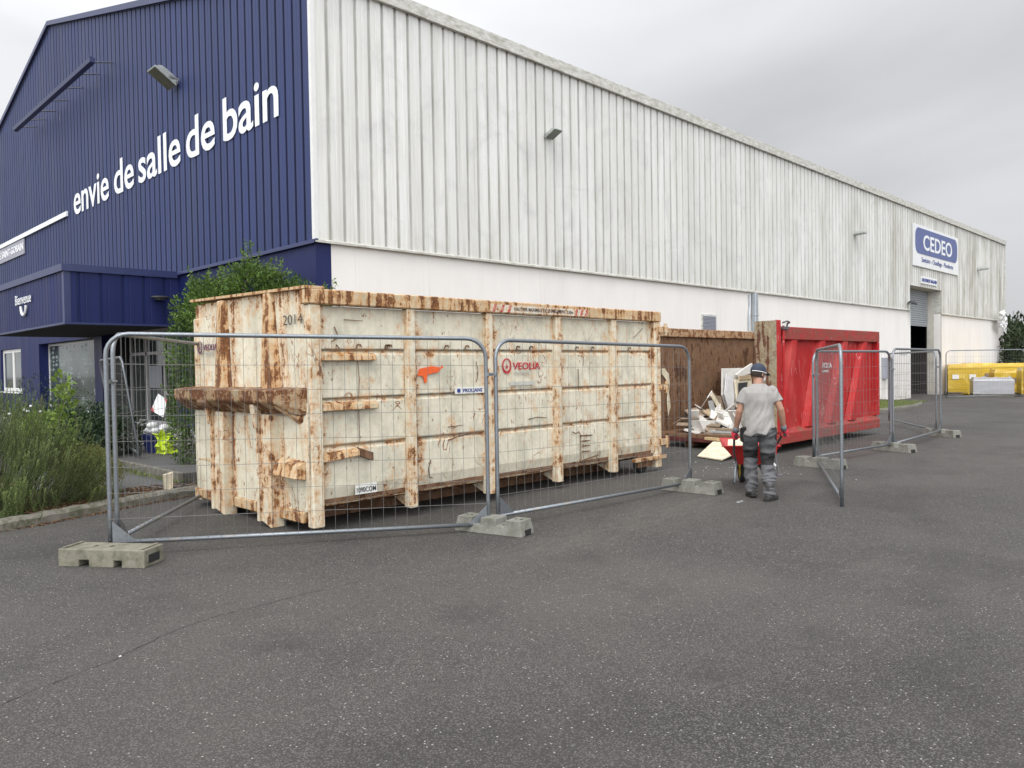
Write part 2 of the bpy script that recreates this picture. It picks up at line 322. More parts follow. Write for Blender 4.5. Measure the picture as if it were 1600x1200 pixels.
k = N('red_dirty'); o = k.obj; n2 = k.noise(k.map(o, (1, 1, 1.5)), 3, 6, .7); c = k.mix(k.rng(n2, .40, .66), (.34, .02, .02), (.17, .06, .035)); c = k.mix(k.rng(k.noise(o, 18, 4), .6, .72, 0, .6), c, (.5, .36, .3)); M['red_dirty'] = k.fin(c, .6)

simple('maroon', (.10, .022, .018), .7, 0, .4, 4)
simple('logo_red', (.50, .012, .03), .5, 0, .18, 30); simple('logo_purple', (.16, .07, .13), .6, 0, .2, 30); simple('print_grey', (.50, .50, .45), .7, 0, .1, 20)
simple('print_black', (.05, .05, .05), .7, 0, .3, 30); simple('print_blue', (.03, .05, .25), .5); simple('sticker_white', (.76, .76, .72), .5, 0, .08, 12)
simple('spray_orange', (.80, .12, .025), .6, 0, .1, 30); simple('sign_red', (.42, .05, .045), .5, 0, .1, 10)
simple('rubber_black', (.018, .018, .018), .75); simple('wheel_yellow', (.55, .38, .03), .5, 0, .3, 12); simple('barrow_red', (.42, .022, .022), .4, 0, .15, 8)
simple('board_white', (.72, .70, .66), .6, 0, .12, 5, .2); simple('board_cream', (.70, .62, .46), .7, 0, .2, 7, .2); simple('board_tan', (.46, .35, .22), .8, 0, .18, 5, .2)
simple('board_dark', (.035, .037, .042), .7, 0, .2, 4); simple('board_brown', (.27, .20, .14), .8, 0, .3, 5, .2); simple('batten_wood', (.55, .40, .22), .7, 0, .2, 5); simple('board_grey', (.42, .43, .43), .6, 0, .2, 5)
simple('skin', (.40, .215, .145), .5, 0, .1, 12); simple('hair', (.03, .022, .016), .8)
simple('shirt_grey', (.315, .30, .285), .9, 0, .10, 7, .25); simple('trouser_grey', (.085, .087, .09), .9, 0, .22, 9, .3); simple('trouser_light', (.115, .115, .122), .9, 0, .2, 10, .3)
simple('trouser_black', (.016, .016, .017), .85, 0, .3, 9, .3); simple('cap_navy', (.028, .038, .065), .8, 0, .1, 20); simple('boot_dark', (.05, .05, .048), .7, 0, .35, 20); simple('glove_red', (.55, .03, .05), .6, 0, .15, 20); simple('cuff_grey', (.16, .17, .19), .9); simple('mask_white', (.72, .70, .70), .6)
k = N('yellow_wrap'); o = k.obj; p = k.sep(o); bn = k.noise(k.map(o, (1, 1, 5)), 3, 5, .7); ln = k.math('SINE', k.math('MULTIPLY', p[2], 42)); oi = k.n('ShaderNodeObjectInfo').outputs['Random']; c = k.mix(bn, (.40, .25, .010), (.62, .40, .025)); c = k.mix(k.math('MULTIPLY', oi, .5), c, (.74, .52, .05)); c = k.mix(k.math('MULTIPLY', k.math('LESS_THAN', k.math('ABSOLUTE', k.math('SUBTRACT', k.math('FRACT', k.math('MULTIPLY', p[2], 2.0)), .5)), .02), .6), c, (.20, .12, .01)); c = k.mix(k.rng(ln, .7, 1, 0, .3), c, (.33, .21, .01)); c = k.mix(k.rng(k.noise(o, 2.2, 4), .58, .62, 0, .4), c, (.80, .62, .18)); M['yellow'] = k.fin(c, .3)
k = N('clear_wrap'); o = k.obj; c = k.mix(k.noise(k.map(o, (1, 1, 6)), 3, 5, .7), (.27, .27, .28), (.50, .50, .52)); M['wrapw'] = k.fin(c, .3)
simple('wood_pallet', (.24, .21, .17), .9, 0, .2, 6); simple('crate_blue', (.02, .035, .16), .5); simple('bag_white', (.70, .70, .70), .5); simple('vest_yellow', (.62, .80, .03), .6, 0, .1, 10); simple('stem_green', (.075, .085, .035), .8, 0, .3, 20); simple('bark', (.09, .07, .05), .9, 0, .3, 20)

def leafmat(name, lo, hi, trans=.25):
    k = N(name); a = k.n('ShaderNodeAttribute', attribute_name='tint'); f = k.math('ADD', k.math('MULTIPLY', k.sep(a.outputs['Color'])[0], .8), k.math('MULTIPLY', k.noise(k.pos, 3, 3), .35))
    c = k.mix(k.rng(f, .1, 1.0), lo, hi); k.fin(c, .5, 0, .35)
    t = k.n('ShaderNodeBsdfTranslucent'); k.put(c, t.inputs[0]); x = k.n('ShaderNodeMixShader'); x.inputs[0].default_value = trans
    k.t.links.new(k.b.outputs[0], x.inputs[1]); k.t.links.new(t.outputs[0], x.inputs[2]); k.t.links.new(x.outputs[0], k.out.inputs[0]); M[name] = k.m
leafmat('leaf_privet', (.015, .042, .010), (.155, .25, .048)); leafmat('leaf_rosemary', (.040, .085, .018), (.38, .50, .16), .4); leafmat('leaf_laurel', (.010, .024, .010), (.050, .085, .035), .1)
leafmat('leaf_box', (.05, .065, .015), (.28, .27, .08)); leafmat('leaf_bright', (.07, .13, .018), (.24, .34, .07), .3); leafmat('leaf_far', (.010, .020, .009), (.060, .085, .035), .15); leafmat('grass_blade', (.07, .12, .02), (.26, .30, .09)); leafmat('leaf_litter', (.04, .022, .012), (.26, .15, .075), .1)

# ------------------------------------------------------------------ mesh helper
def xf_pts(pts, mtx): return [mtx @ Vector(p) for p in pts]
class MB:
    def __init__(s): s.v = []; s.f = []; s.t = []; s.tint = None
    def add(s, vs, fs):
        b = len(s.v); s.v += [tuple(x) for x in vs]; s.f += [tuple(i+b for i in f) for f in fs]; return s
    def box(s, x0, x1, y0, y1, z0, z1, mtx=None):
        vs = [(x, y, z) for z in (z0, z1) for y in (y0, y1) for x in (x0, x1)]
        if mtx: vs = xf_pts(vs, mtx)
        return s.add(vs, [(0, 2, 3, 1), (4, 5, 7, 6), (0, 1, 5, 4), (2, 6, 7, 3), (0, 4, 6, 2), (1, 3, 7, 5)])
    def hexa(s, a, b):     # two quads, bottom and top, same winding
        vs = list(a)+list(b); n = len(a)
        fs = [tuple(reversed(range(n))), tuple(range(n, 2*n))]+[(i, (i+1) % n, n+(i+1) % n, n+i) for i in range(n)]
        return s.add(vs, fs)
    def slab(s, poly, th, nrm=None):
        poly = [Vector(p) for p in poly]
        if nrm is None:
            nrm = Vector((0, 0, 0))
            for i in range(len(poly)): nrm += (poly[i]-poly[0]).cross(poly[(i+1) % len(poly)]-poly[0])
            nrm.normalize()
        n = Vector(nrm)*th
        return s.hexa(poly, [p+n for p in poly])
    def prism(s, prof, axis, a, b):   # profile in the two other axes
        def mk(u, v, t): return {'x': (t, u, v), 'y': (u, t, v), 'z': (u, v, t)}[axis]
        return s.hexa([mk(u, v, a) for u, v in prof], [mk(u, v, b) for u, v in prof])
    def tube(s, pts, r, n=8, cap=True):
        pts = [Vector(p) for p in pts]; m = len(pts)
        rs = r if isinstance(r, (list, tuple)) else [r]*m
        rings = []; up = None
        for i, p in enumerate(pts):
            d = (pts[min(i+1, m-1)]-pts[max(i-1, 0)])
            if d.length < 1e-9: d = Vector((0, 0, 1))
            d.normalize()
            if up is None: up = Vector((0, 0, 1)) if abs(d.z) < .9 else Vector((1, 0, 0))
            a = d.cross(up)
            if a.length < 1e-4: up = Vector((1, 0, 0)); a = d.cross(up)
            a.normalize(); b = a.cross(d); b.normalize(); up = b
            rings.append([p+(a*math.cos(2*math.pi*j/n)+b*math.sin(2*math.pi*j/n))*rs[i] for j in range(n)])
        return s.rings(rings, cap)
    def rings(s, rings, cap=True):
        b = len(s.v); n = len(rings[0])
        for r in rings: s.v += [tuple(x) for x in r]
        for i in range(len(rings)-1):
            for j in range(n):
                s.f.append((b+i*n+j, b+i*n+(j+1) % n, b+(i+1)*n+(j+1) % n, b+(i+1)*n+j))
        if cap: s.f.append(tuple(b+j for j in reversed(range(n)))); s.f.append(tuple(b+(len(rings)-1)*n+j for j in range(n)))
        return s
    def loft(s, secs, n=16):   # secs: (centre, rx, ry, [xdir, ydir])
        rr = []
        for q in secs:
            c, rx, ry = Vector(q[0]), q[1], q[2]
            xd = Vector(q[3]) if len(q) > 3 else Vector((1, 0, 0)); yd = Vector(q[4]) if len(q) > 4 else Vector((0, 1, 0))
            rr.append([c+xd*rx*math.cos(2*math.pi*j/n)+yd*ry*math.sin(2*math.pi*j/n) for j in range(n)])
        return s.rings(rr)
    def ball(s, c, rx, ry, rz, n=14, m=8, mtx=None):
        rr = []
        for i in range(m+1):
            t = math.pi*(i+.02)/(m+.04)
            rr.append([Vector((rx*math.sin(t)*math.cos(2*math.pi*j/n), ry*math.sin(t)*math.sin(2*math.pi*j/n), -rz*math.cos(t))) for j in range(n)])
        if mtx: rr = [[mtx @ p for p in r] for r in rr]
        return s.rings([[p+Vector(c) for p in r] for r in rr])
    def lathe(s, prof, c, axis='z', n=20):
        rr = []
        for r, h in prof:
            row = []
            for j in range(n):
                a = 2*math.pi*j/n; u, v = r*math.cos(a), r*math.sin(a)
                row.append(Vector(c)+Vector({'x': (h, u, v), 'y': (u, h, v), 'z': (u, v, h)}[axis]))
            rr.append(row)
        return s.rings(rr)
    def build(s, name, mat, parent=None, smooth=False, bevel=0, local=False, seg=1):
        me = bpy.data.meshes.new(name)
        off = Vector((0, 0, 0))
        if parent is not None and not local:
            q = parent
            while q is not None: off += q.location; q = q.parent
        me.from_pydata([tuple(Vector(v)-off) for v in s.v], [], s.f)
        me.update(); 
        bm = bmesh.new(); bm.from_mesh(me)
        if s.tint is None: bmesh.ops.recalc_face_normals(bm, faces=bm.faces)
        if bevel: bmesh.ops.bevel(bm, geom=list(bm.edges), offset=bevel, segments=seg, affect='EDGES', clamp_overlap=True)
        bm.to_mesh(me); bm.free()
        if s.tint is not None:
            at = me.color_attributes.new('tint', 'FLOAT_COLOR', 'POINT')
            buf = []
            for t in s.tint: buf += [t, t, t, 1]
            at.data.foreach_set('color', buf)
        for ml in (mat if isinstance(mat, list) else [mat]): me.materials.append(M[ml] if isinstance(ml, str) else ml)
        if smooth: me.polygons.foreach_set('use_smooth', [True]*len(me.polygons))
        o = bpy.data.objects.new(name, me); COL.objects.link(o)
        if parent is not None: o.parent = parent
        return o
def tag(o, label=None, cat=None, group=None, kind=None):
    if label: o['label'] = label
    if cat: o['category'] = cat
    if group: o['group'] = group
    if kind: o['kind'] = kind
    return o
def thing(name, label, cat, loc=(0, 0, 0), rz=0, group=None):
    o = bpy.data.objects.new(name, None); COL.objects.link(o); o.location = loc; o.rotation_euler = (0, 0, rz); o.empty_display_size = .2
    return tag(o, label, cat, group)
def dup(o, parent=None):
    c = o.copy(); COL.objects.link(c); c.parent = parent
    for ch in list(o.children): dup(ch, c)
    return c
def base_at(mb, name, mat, base, **kw):
    """single-mesh thing whose origin sits at its base"""
    b = Vector(base); mb.v = [tuple(Vector(v)-b) for v in mb.v]
    o = mb.build(name, mat, **kw); o.location = b; return o

_tc = {}
def text_verts(txt, offset=0., extrude=.5, res=4, shear=0., spacing=1.):
    key = (txt, offset, extrude, res, shear, spacing)
    if key in _tc: return _tc[key]
    cu_ = bpy.data.curves.new('t', 'FONT'); cu_.body = txt; cu_.size = 1; cu_.extrude = extrude; cu_.offset = offset; cu_.resolution_u = res; cu_.shear = shear; cu_.space_character = spacing
    o = bpy.data.objects.new('t', cu_); COL.objects.link(o)
    dg = bpy.context.evaluated_depsgraph_get(); me = bpy.data.meshes.new_from_object(o.evaluated_get(dg))
    vs = [v.co.copy() for v in me.vertices]; fs = [tuple(p.vertices) for p in me.polygons]
    bpy.data.objects.remove(o); bpy.data.curves.remove(cu_); bpy.data.meshes.remove(me)
    _tc[key] = (vs, fs); return _tc[key]
def add_text(mb, txt, org, xd, w_, h_, th=.01, up=(0, 0, 1), offset=0.0, spacing=1., jitter=0, ref=None):
    """fit text into a w_ x h_ box whose lower-left corner is org; xd is the reading direction. ref = string whose height is h_"""
    vs, fs = text_verts(txt, offset, .5, 4, 0., spacing)
    x0 = min(v.x for v in vs); x1 = max(v.x for v in vs)
    rv = text_verts(ref, offset, .5, 4)[0] if ref else vs
    y0 = min(v.y for v in rv); y1 = max(v.y for v in rv)
    xd = Vector(xd).normalized(); up = Vector(up).normalized(); nd = xd.cross(up)
    out = [Vector(org)+xd*((v.x-x0)/(x1-x0)*w_)+up*((v.y-y0)/(y1-y0)*h_)+nd*(v.z*th) for v in vs]
    mb.add(out, fs); return mb

# ------------------------------------------------------------------ ground
def sheet(name, poly, z, mat, kind='structure', sub=0):
    b = MB(); b.add([(x, y, z) for x, y in poly], [tuple(range(len(poly)))])
    o = b.build(name, mat); return tag(o, kind=kind)
KERB = [(-7, 7.6), (-3.5, 8.75), (0, 9.5), (1.96, 9.90), (2.6, 10.10), (3.16, 10.30), (3.86, 10.52), (4.4, 10.65), (6, 10.78), (9, 10.65), (12, 10.35), (20, 9.7), (26.5, 9.42), (29, 9.35), (31.2, 9.6), (32.6, 10.2), (33.4, 11.1), (33.7, 12.05)]
def smooth_line(pts, n=6):
    out = []
    for i in range(len(pts)-1):
        p0 = pts[max(i-1, 0)]; p1 = pts[i]; p2 = pts[i+1]; p3 = pts[min(i+2, len(pts)-1)]
        for j in range(n):
            t = j/n
            out.append(tuple(.5*((2*p1[a])+(-p0[a]+p2[a])*t+(2*p0[a]-5*p1[a]+4*p2[a]-p3[a])*t*t+(-p0[a]+3*p1[a]-3*p2[a]+p3[a])*t**3) for a in range(2)))
    out.append(pts[-1]); return out
K = smooth_line(KERB)
sheet('ground', [(-400, -400), (600, -400), (600, 600), (-400, 600)], 0, 'asphalt')
# kerb
b = MB(); rin = []
for i, p in enumerate(K):
    a = Vector(K[max(i-1, 0)]); c = Vector(K[min(i+1, len(K)-1)]); d = (c-a).normalized(); nrm = Vector((-d.y, d.x))
    q = Vector(p); h = .118+.006*math.sin(i*1.7); w0 = .014*math.sin(i*2.3)*.3
    rin.append([(q.x+nrm.x*t, q.y+nrm.y*t, z) for t, z in ((w0, -.02), (w0, h-.035), (.03+w0, h), (.15, h), (.15, -.02))])
b.rings(rin); ko = b.build('kerb', 'kerb_stone'); tag(ko, kind='structure')
inner = []
for i, p in enumerate(K):
    a = Vector(K[max(i-1, 0)]); c = Vector(K[min(i+1, len(K)-1)]); d = (c-a).normalized(); inner.append((p[0]-d.y*.145, p[1]+d.x*.145))
b = MB(); nk = len(inner); vs = [(x, y, .085) for x, y in inner]+[(x, max(y, 12.1) if x > 7.2 else 48, .085) for x, y in inner]
b.add(vs, [(i, i+1, nk+i+1, nk+i) for i in range(nk-1)]); tag(b.build('planting_bed', 'soil'), kind='structure')
sheet('path', [(2.9, 11.25), (4.55, 11.05), (4.55, 30), (3.3, 30)], .094, 'path')
b = MB().box(4.55, 7.24, 11.35, 34, .02, .235); tag(b.build('entrance_terrace', 'path', bevel=.004), kind='structure')
b = MB().box(4.47, 4.548, 11.33, 34, .02, .25); tag(b.build('terrace_edging', 'kerb_stone', bevel=.006), kind='structure')
b = MB().box(5.55, 7.2, 14.75, 18.3, .2, .33); b.box(5.85, 7.2, 15.3, 18.3, .331, .42); tag(b.build('entrance_step', 'step_concrete', bevel=.008), kind='structure')
sheet('verge', [(24.5, 9.72), (29, 9.55), (31, 9.82), (32.3, 10.4), (33, 11.2), (33.2, 12.04), (24.5, 12.04)], .095, 'grassg')
# asphalt joint line and cracks
def ribbon(pts, wd, z, mat, name='asphalt_joint'):
    b = MB(); vs = []; 
    P_ = smooth_line(pts, 14)
    for i, p in enumerate(P_):
        a = Vector(P_[max(i-1, 0)]); c = Vector(P_[min(i+1, len(P_)-1)]); d = (c-a).normalized(); jit = rng.uniform(-.012, .012); hw = wd*rng.uniform(.25, 1)
        vs += [(p[0]-d.y*(hw+jit), p[1]+d.x*(hw+jit), z), (p[0]+d.y*(hw-jit), p[1]-d.x*(hw-jit), z)]
    b.add(vs, [(2*i, 2*i+1, 2*i+3, 2*i+2) for i in range(len(P_)-1)]); return tag(b.build(name, mat), kind='structure')
ribbon([(.6, 4.55), (1.25, 4.83), (1.55, 4.93), (2.13, 5.23), (2.87, 5.27), (3.56, 5.28)], .0045, .004, 'crack')
# ------------------------------------------------------------------ warehouse
WX, WY, EX, RY, FY = 7.25, 12.06, 54.1, 27.4, 42.74     # gable plane, long wall plane, far end, ridge, far side
TRIM, EAVE, RIDGE = 3.98, 8.6, 12.6
wh = thing('warehouse', 'long metal warehouse with blue ribbed gable and dirty white ribbed side wall', 'warehouse', (WX, WY, 0))
def gz(y): return EAVE+(RIDGE-EAVE)*(1-abs(y-RY)/(RY-WY))
def ribbed(mb, axis, t0, t1, fixed, sgn, zb, zt, pitch=.30, groove=.055, depth=.045):
    """trapezoid rib profile running along axis from t0 to t1; zb, zt are functions of t"""
    pr = []; t = t0; pr.append((t0, 0))
    t = t0+.24
    while t < t1-.08:
        pr += [(t, 0), (t+.012, -depth), (t+groove, -depth), (t+groove+.012, 0)]
        pr += [(t+groove+.012+.095, 0), (t+groove+.012+.10, -.004), (t+groove+.012+.115, -.004), (t+groove+.012+.12, 0)] if pitch > .2 else []
        t += pitch
    pr.append((t1, 0)); vs = []
    for (t, d) in pr:
        o = fixed+sgn*(.045+d)
        for z in (zb(t), zt(t)): vs.append((t, o, z) if axis == 'x' else (o, t, z))
    mb.add(vs, [(2*i, 2*i+2, 2*i+3, 2*i+1) for i in range(len(pr)-1) if pr[i+1][0] > pr[i][0]+1e-6])
b = MB()
DX0, DX1, DZ = 37.5, 42.0, 5.12
ribbed(b, 'x', WX+.0, DX0, WY, -1, lambda t: TRIM+.03, lambda t: EAVE+.02)
ribbed(b, 'x', DX0+.002, DX1, WY, -1, lambda t: DZ, lambda t: EAVE+.02)
ribbed(b, 'x', DX1+.002, EX, WY, -1, lambda t: TRIM+.03, lambda t: EAVE+.02)
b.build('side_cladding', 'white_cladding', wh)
b = MB(); ribbed(b, 'y', WY-.0, FY, WX, -1, lambda t: TRIM+.03, lambda t: gz(t)+.0); b.build('gable_cladding', 'blue_cladding', wh)
# wall cores
b = MB(); th = .3
for x0, x1, z0, z1 in ((WX+.002, DX0, 0, TRIM), (DX1, EX, 0, TRIM)): b.box(x0, x1, WY, WY+th, z0, z1)
b.build('lower_wall', 'white_render', wh)
b = MB()
for x0, x1, z0, z1 in ((WX+.02, DX0, TRIM+.002, EAVE), (DX0, DX1, DZ+.03, EAVE), (DX1, EX, TRIM+.002, EAVE)): b.box(x0, x1, WY+.012, WY+th, z0, z1)
b.build('upper_wall_core', 'white_trim', wh)
# gable lower wall, with entrance opening (y 18.3..23.5), shop window, small window
b = MB(); gx = WX
def gwall(y0, y1, z0, z1): b.box(gx-.012, gx+.3, y0, y1, z0, z1)
gwall(WY-.0012, 18.3, 0, TRIM); gwall(18.302, 23.45, 2.9, TRIM); gwall(23.452, 24.12, 0, TRIM); gwall(24.122, 29.84, 2.74, TRIM); gwall(24.122, 29.84, 0, .24)
gwall(29.842, 32.2, 0, TRIM); gwall(32.202, 35.2, 2.68, TRIM); gwall(32.202, 35.2, 0, 1.10); gwall(35.202, FY, 0, TRIM)
b.box(gx+.302, gx+.5, 24.1, 24.118, .2, 2.8); b.box(gx+.302, gx+.5, 29.845, 29.86, .2, 2.8)
b.build('front_wall', 'blue_render', wh)
b = MB(); b.prism([(WY+.01, TRIM+.002), (FY, TRIM+.002), (FY, EAVE-.02), (RY, RIDGE-.02), (WY+.01, EAVE-.02)], 'x', WX+.01, WX+.28); b.build('gable_core', 'blue_render', wh)
b = MB(); b.box(EX-.3, EX, WY+.302, FY, 0, EAVE); b.box(WX+.3, EX-.302, FY-.3, FY, 0, EAVE); b.prism([(WY+.31, EAVE+.002), (FY, EAVE+.002), (RY, RIDGE-.03)], 'x', EX-.3, EX-.02); b.build('rear_wall', 'white_trim', wh)
# roof + trims
b = MB()
for s_ in (1, -1):
    ye = WY-.05 if s_ == 1 else FY+.05; 
    b.prism([(ye, gz(WY)-.01), (RY, RIDGE+.012), (RY, RIDGE+.10), (ye, gz(WY)+.09)], 'x', WX-.06, EX+.06)
b.build('roof', 'roof_sheet', wh)
b = MB(); b.box(WX-.055, EX+.09, WY-.13, WY-.052, EAVE-.05, EAVE+.20); b.box(WX-.055, EX+.09, WY-.052, WY+.12, EAVE+.115, EAVE+.20)
b.box(EX-.002, EX+.05, WY-.09, WY+.02, TRIM-.1, EAVE-.052)
b.build('eave_flashing', 'white_trim', wh, bevel=.004)
b = MB()
for s_ in (1, -1):
    ya = WY-.13 if s_ == 1 else FY+.13; za = gz(WY)-.03
    b.prism([(ya, za), (RY, RIDGE+.005), (RY, RIDGE+.14), (ya, za+.17)], 'x', WX-.13, WX-.058)
b.build('verge_flashing', 'blue_trim', wh)
b = MB()
for x0, x1 in ((WX-.06, DX0), (DX1, EX)):
    b.prism([(WY+.0, TRIM), (WY+.0, TRIM+.028), (WY-.05, TRIM+.028), (WY-.085, TRIM+.004), (WY-.085, TRIM-.035), (WY-.078, TRIM-.035), (WY-.078, TRIM-.004)], 'x', x0, x1)
b.build('drip_flashing', 'white_trim', wh)
b = MB().prism([(WX+.0, TRIM), (WX+.0, TRIM+.028), (WX-.05, TRIM+.028), (WX-.085, TRIM+.004), (WX-.085, TRIM-.05), (WX-.078, TRIM-.05), (WX-.078, TRIM-.004)], 'y', WY-.085, 18.0)
b.prism([(WX+.0, TRIM), (WX+.0, TRIM+.028), (WX-.05, TRIM+.028), (WX-.085, TRIM+.004), (WX-.085, TRIM-.05), (WX-.078, TRIM-.05), (WX-.078, TRIM-.004)], 'y', 24.85, FY)
b.build('base_flashing', 'blue_trim', wh)
b = MB().box(WX-.052, WX+.03, WY-.052, WY-.046, TRIM+.03, EAVE-.06); b.box(WX-.056, WX-.050, WY-.046, WY+.03, TRIM+.03, EAVE-.06); b.build('corner_flashing', 'white_pvc', wh)
# dock door: jambs, lintel, shutter, interior
b = MB(); b.box(DX1-.0, DX1+.02, WY-.045, WY-.0, 0, DZ); b.box(DX1-.001, DX1+.25, WY+.302, WY+.62, 0, DZ+.1); b.box(DX0-.25, DX0+.001, WY+.302, WY+.62, 0, DZ+.1); b.box(DX0, DX1, WY+.301, WY+.62, DZ+.0, DZ+.2)
b.box(DX0, DX1-.001, WY-.03, WY+.3, DZ-.002, DZ+.028)
b.build('door_reveal', 'jamb_concrete', wh)
b = MB().box(DX0-.05, DX0+.0, WY-.06, WY-.003, 0, 4.0); b.build('corner_guard', 'white_pvc', wh)
b = MB(); z = 3.45
b.box(DX0+.02, DX1-.02, WY+.60, WY+.66, 3.38, 3.45)
while z < DZ:
    b.prism([(WY+.60, z+.004), (WY+.575, z+.03), (WY+.575, z+.075), (WY+.60, z+.10), (WY+.64, z+.10), (WY+.64, z+.004)], 'x', DX0+.02, DX1-.02); z += .105
sh = b.build('roller_shutter', 'shutter_grey', wh)
b = MB(); 
for q in ((DX0-.2, DX0-.0, WY+.7, 24, 0, 6), (DX1+4, DX1+4.2, WY+.7, 24, 0, 6), (DX0-.2, DX1+4.2, 24, 24.2, 0, 6), (DX0-.2, DX1+4.2, WY+.7, 24, 5.9, 6.1)): b.box(*q)
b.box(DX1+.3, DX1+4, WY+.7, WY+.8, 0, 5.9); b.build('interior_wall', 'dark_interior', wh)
b = MB()
for i in range(4):
    for zz_ in (.2, 1.6, 3.0): b.box(38.5, 44.5, 18+i*.01, 19.2, zz_, zz_+.08)
b.box(38.4, 38.5, 18, 19.2, 0, 4.4); b.box(44.5, 44.6, 18, 19.2, 0, 4.4); b.build('storage_rack', 'steel_dark', wh)
b = MB().box(37.62, 38.6, 13.5, 13.52, .9, 2.4); b.build('door_poster', 'sign_blue', wh)
# downpipe, vent, electric cabinet
b = MB().box(22.87, 23.06, WY-.16, WY-.03, 0.1, TRIM-.06); b.tube([(22.66, WY-.05, .1), (22.66, WY-.05, 3.2), (22.72, WY-.05, 3.5), (22.72, WY-.05, TRIM-.1)], .035, 8)
b.box(22.85, 23.08, WY-.17, WY-.03, 3.2, 3.26); b.box(22.85, 23.08, WY-.17, WY-.03, 1.6, 1.66); b.build('downpipe', 'downpipe_zinc', wh, bevel=.01)
b = MB(); b.box(19.9, 20.7, WY-.03, WY-.0, 2.66, 3.16); vt = b.build('wall_vent', 'white_trim', wh)
b = MB()
for i in range(11): b.hexa([(19.95, WY-.032, 2.70+i*.04), (20.65, WY-.032, 2.70+i*.04), (20.65, WY-.06, 2.69+i*.04), (19.95, WY-.06, 2.69+i*.04)], [(19.95, WY-.032, 2.722+i*.04), (20.65, WY-.032, 2.722+i*.04), (20.65, WY-.06, 2.70+i*.04), (19.95, WY-.06, 2.70+i*.04)])
b.build('vent_louvre', 'plate_grey', vt)
b = MB().box(34.1, 34.62, WY-.16, WY-.0, .95, 1.85); b.build('electric_cabinet', 'plate_grey', wh, bevel=.01)
b = MB().box(36.2, 37.2, WY-.02, WY-.0, 1.98, 2.18); b.build('small_plate', 'white_pvc', wh)
# shop window with frosted film, small window, entrance doors
b = MB()
def frame_yz(b, x, y0, y1, z0, z1, t=.07, d=.05):
    b.box(x, x+d, y0, y1, z0, z0+t); b.box(x, x+d, y0, y1, z1-t, z1); b.box(x, x+d, y0, y0+t, z0+t, z1-t); b.box(x, x+d, y1-t, y1, z0+t, z1-t)
frame_yz(b, WX+.27, 24.13, 29.83, .25, 2.73); wn1 = b.build('shop_window', 'white_pvc', wh)
MB().box(WX+.29, WX+.30, 24.2, 29.77, .31, 2.67).build('pane', 'film', wn1)
b = MB(); frame_yz(b, WX+.06, 32.22, 35.18, 1.11, 2.67, .12); b.box(WX+.06, WX+.11, 33.5, 33.75, 1.23, 2.55); wn2 = b.build('casement_window', 'white_pvc', wh)
MB().box(WX+.08, WX+.09, 32.3, 35.1, 1.2, 2.58).build('pane', 'glass', wn2)
MB().box(WX-.06, WX+.06, 32.15, 35.25, 1.04, 1.098).build('sill', 'white_pvc', wn2)
# entrance lobby (recessed)
b = MB(); b.box(9.4, 9.5, 17.5, 24.2, 0, 2.9); b.box(7.56, 9.4, 23.46, 23.6, 0, 2.9); b.box(7.56, 9.4, 18.15, 18.29, 0, 2.9); b.box(7.56, 9.4, 18.29, 23.46, 2.9, 3.0); b.build('lobby_wall', 'dark_interior', wh)
en = MB()
for y in (18.35, 19.55, 20.85, 22.1, 23.3): en.box(7.95, 8.05, y, y+.10, .24, 2.88)
en.box(7.95, 8.05, 18.35, 23.4, 2.2, 2.28); en.box(7.96, 8.04, 18.35, 23.4, 2.8, 2.88); en.box(7.96, 8.04, 18.35, 23.4, .24, .42); en.box(7.96, 8.04, 18.45, 20.85, 1.12, 1.24)
ent = en.build('entrance_door', 'grey_frame', wh); MB().box(7.99, 8.01, 18.4, 23.35, .4, 2.85).build('pane', 'glass', ent)
MB().box(7.93, 7.945, 18.6, 19.4, 1.3, 2.15).build('door_notice', 'print_blue', ent)
b = MB(); b.box(7.925, 7.94, 21.0, 21.9, 1.3, 1.9); b.build('door_poster', 'plate_grey', ent)
# canopy
CX, CY0, CY1 = 4.86, 18.0, 24.8
b = MB(); ribbed(b, 'y', CY0, CY1, CX+.045, -1, lambda t: 2.80, lambda t: 3.86, .23, .04, .022); ribbed(b, 'x', CX, WX-.02, CY0+.045, -1, lambda t: 2.80, lambda t: 3.86, .44, .05, .03)
ca = b.build('canopy', 'blue_canopy', wh)
MB().box(CX+.05, WX-.03, CY0+.05, CY1, 2.86, 3.9).build('canopy_core', 'blue_canopy', ca)
b = MB().box(CX-.05, WX-.06, CY0-.05, CY0+.05, 3.862, 4.01); b.box(CX-.05, CX+.05, CY0+.051, CY1, 3.862, 4.01); b.box(CX+.051, WX-.06, CY0+.051, CY1, 3.95, 4.0)
b.box(CX-.012, CX+.05, CY0-.012, CY1, 2.755, 2.798); b.box(CX+.051, WX-.03, CY0-.012, CY0+.05, 2.755, 2.798); b.build('canopy_trim', 'blue_trim', ca)
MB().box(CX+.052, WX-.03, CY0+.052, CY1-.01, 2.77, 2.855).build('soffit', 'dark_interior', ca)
b = MB().box(CX-.006, CX+.12, CY0-.006, CY0-.001, 2.8, 3.86); b.box(CX-.006, CX-.001, CY0-.001, CY0+.12, 2.8, 3.86); b.build('canopy_corner', 'blue_trim', ca)
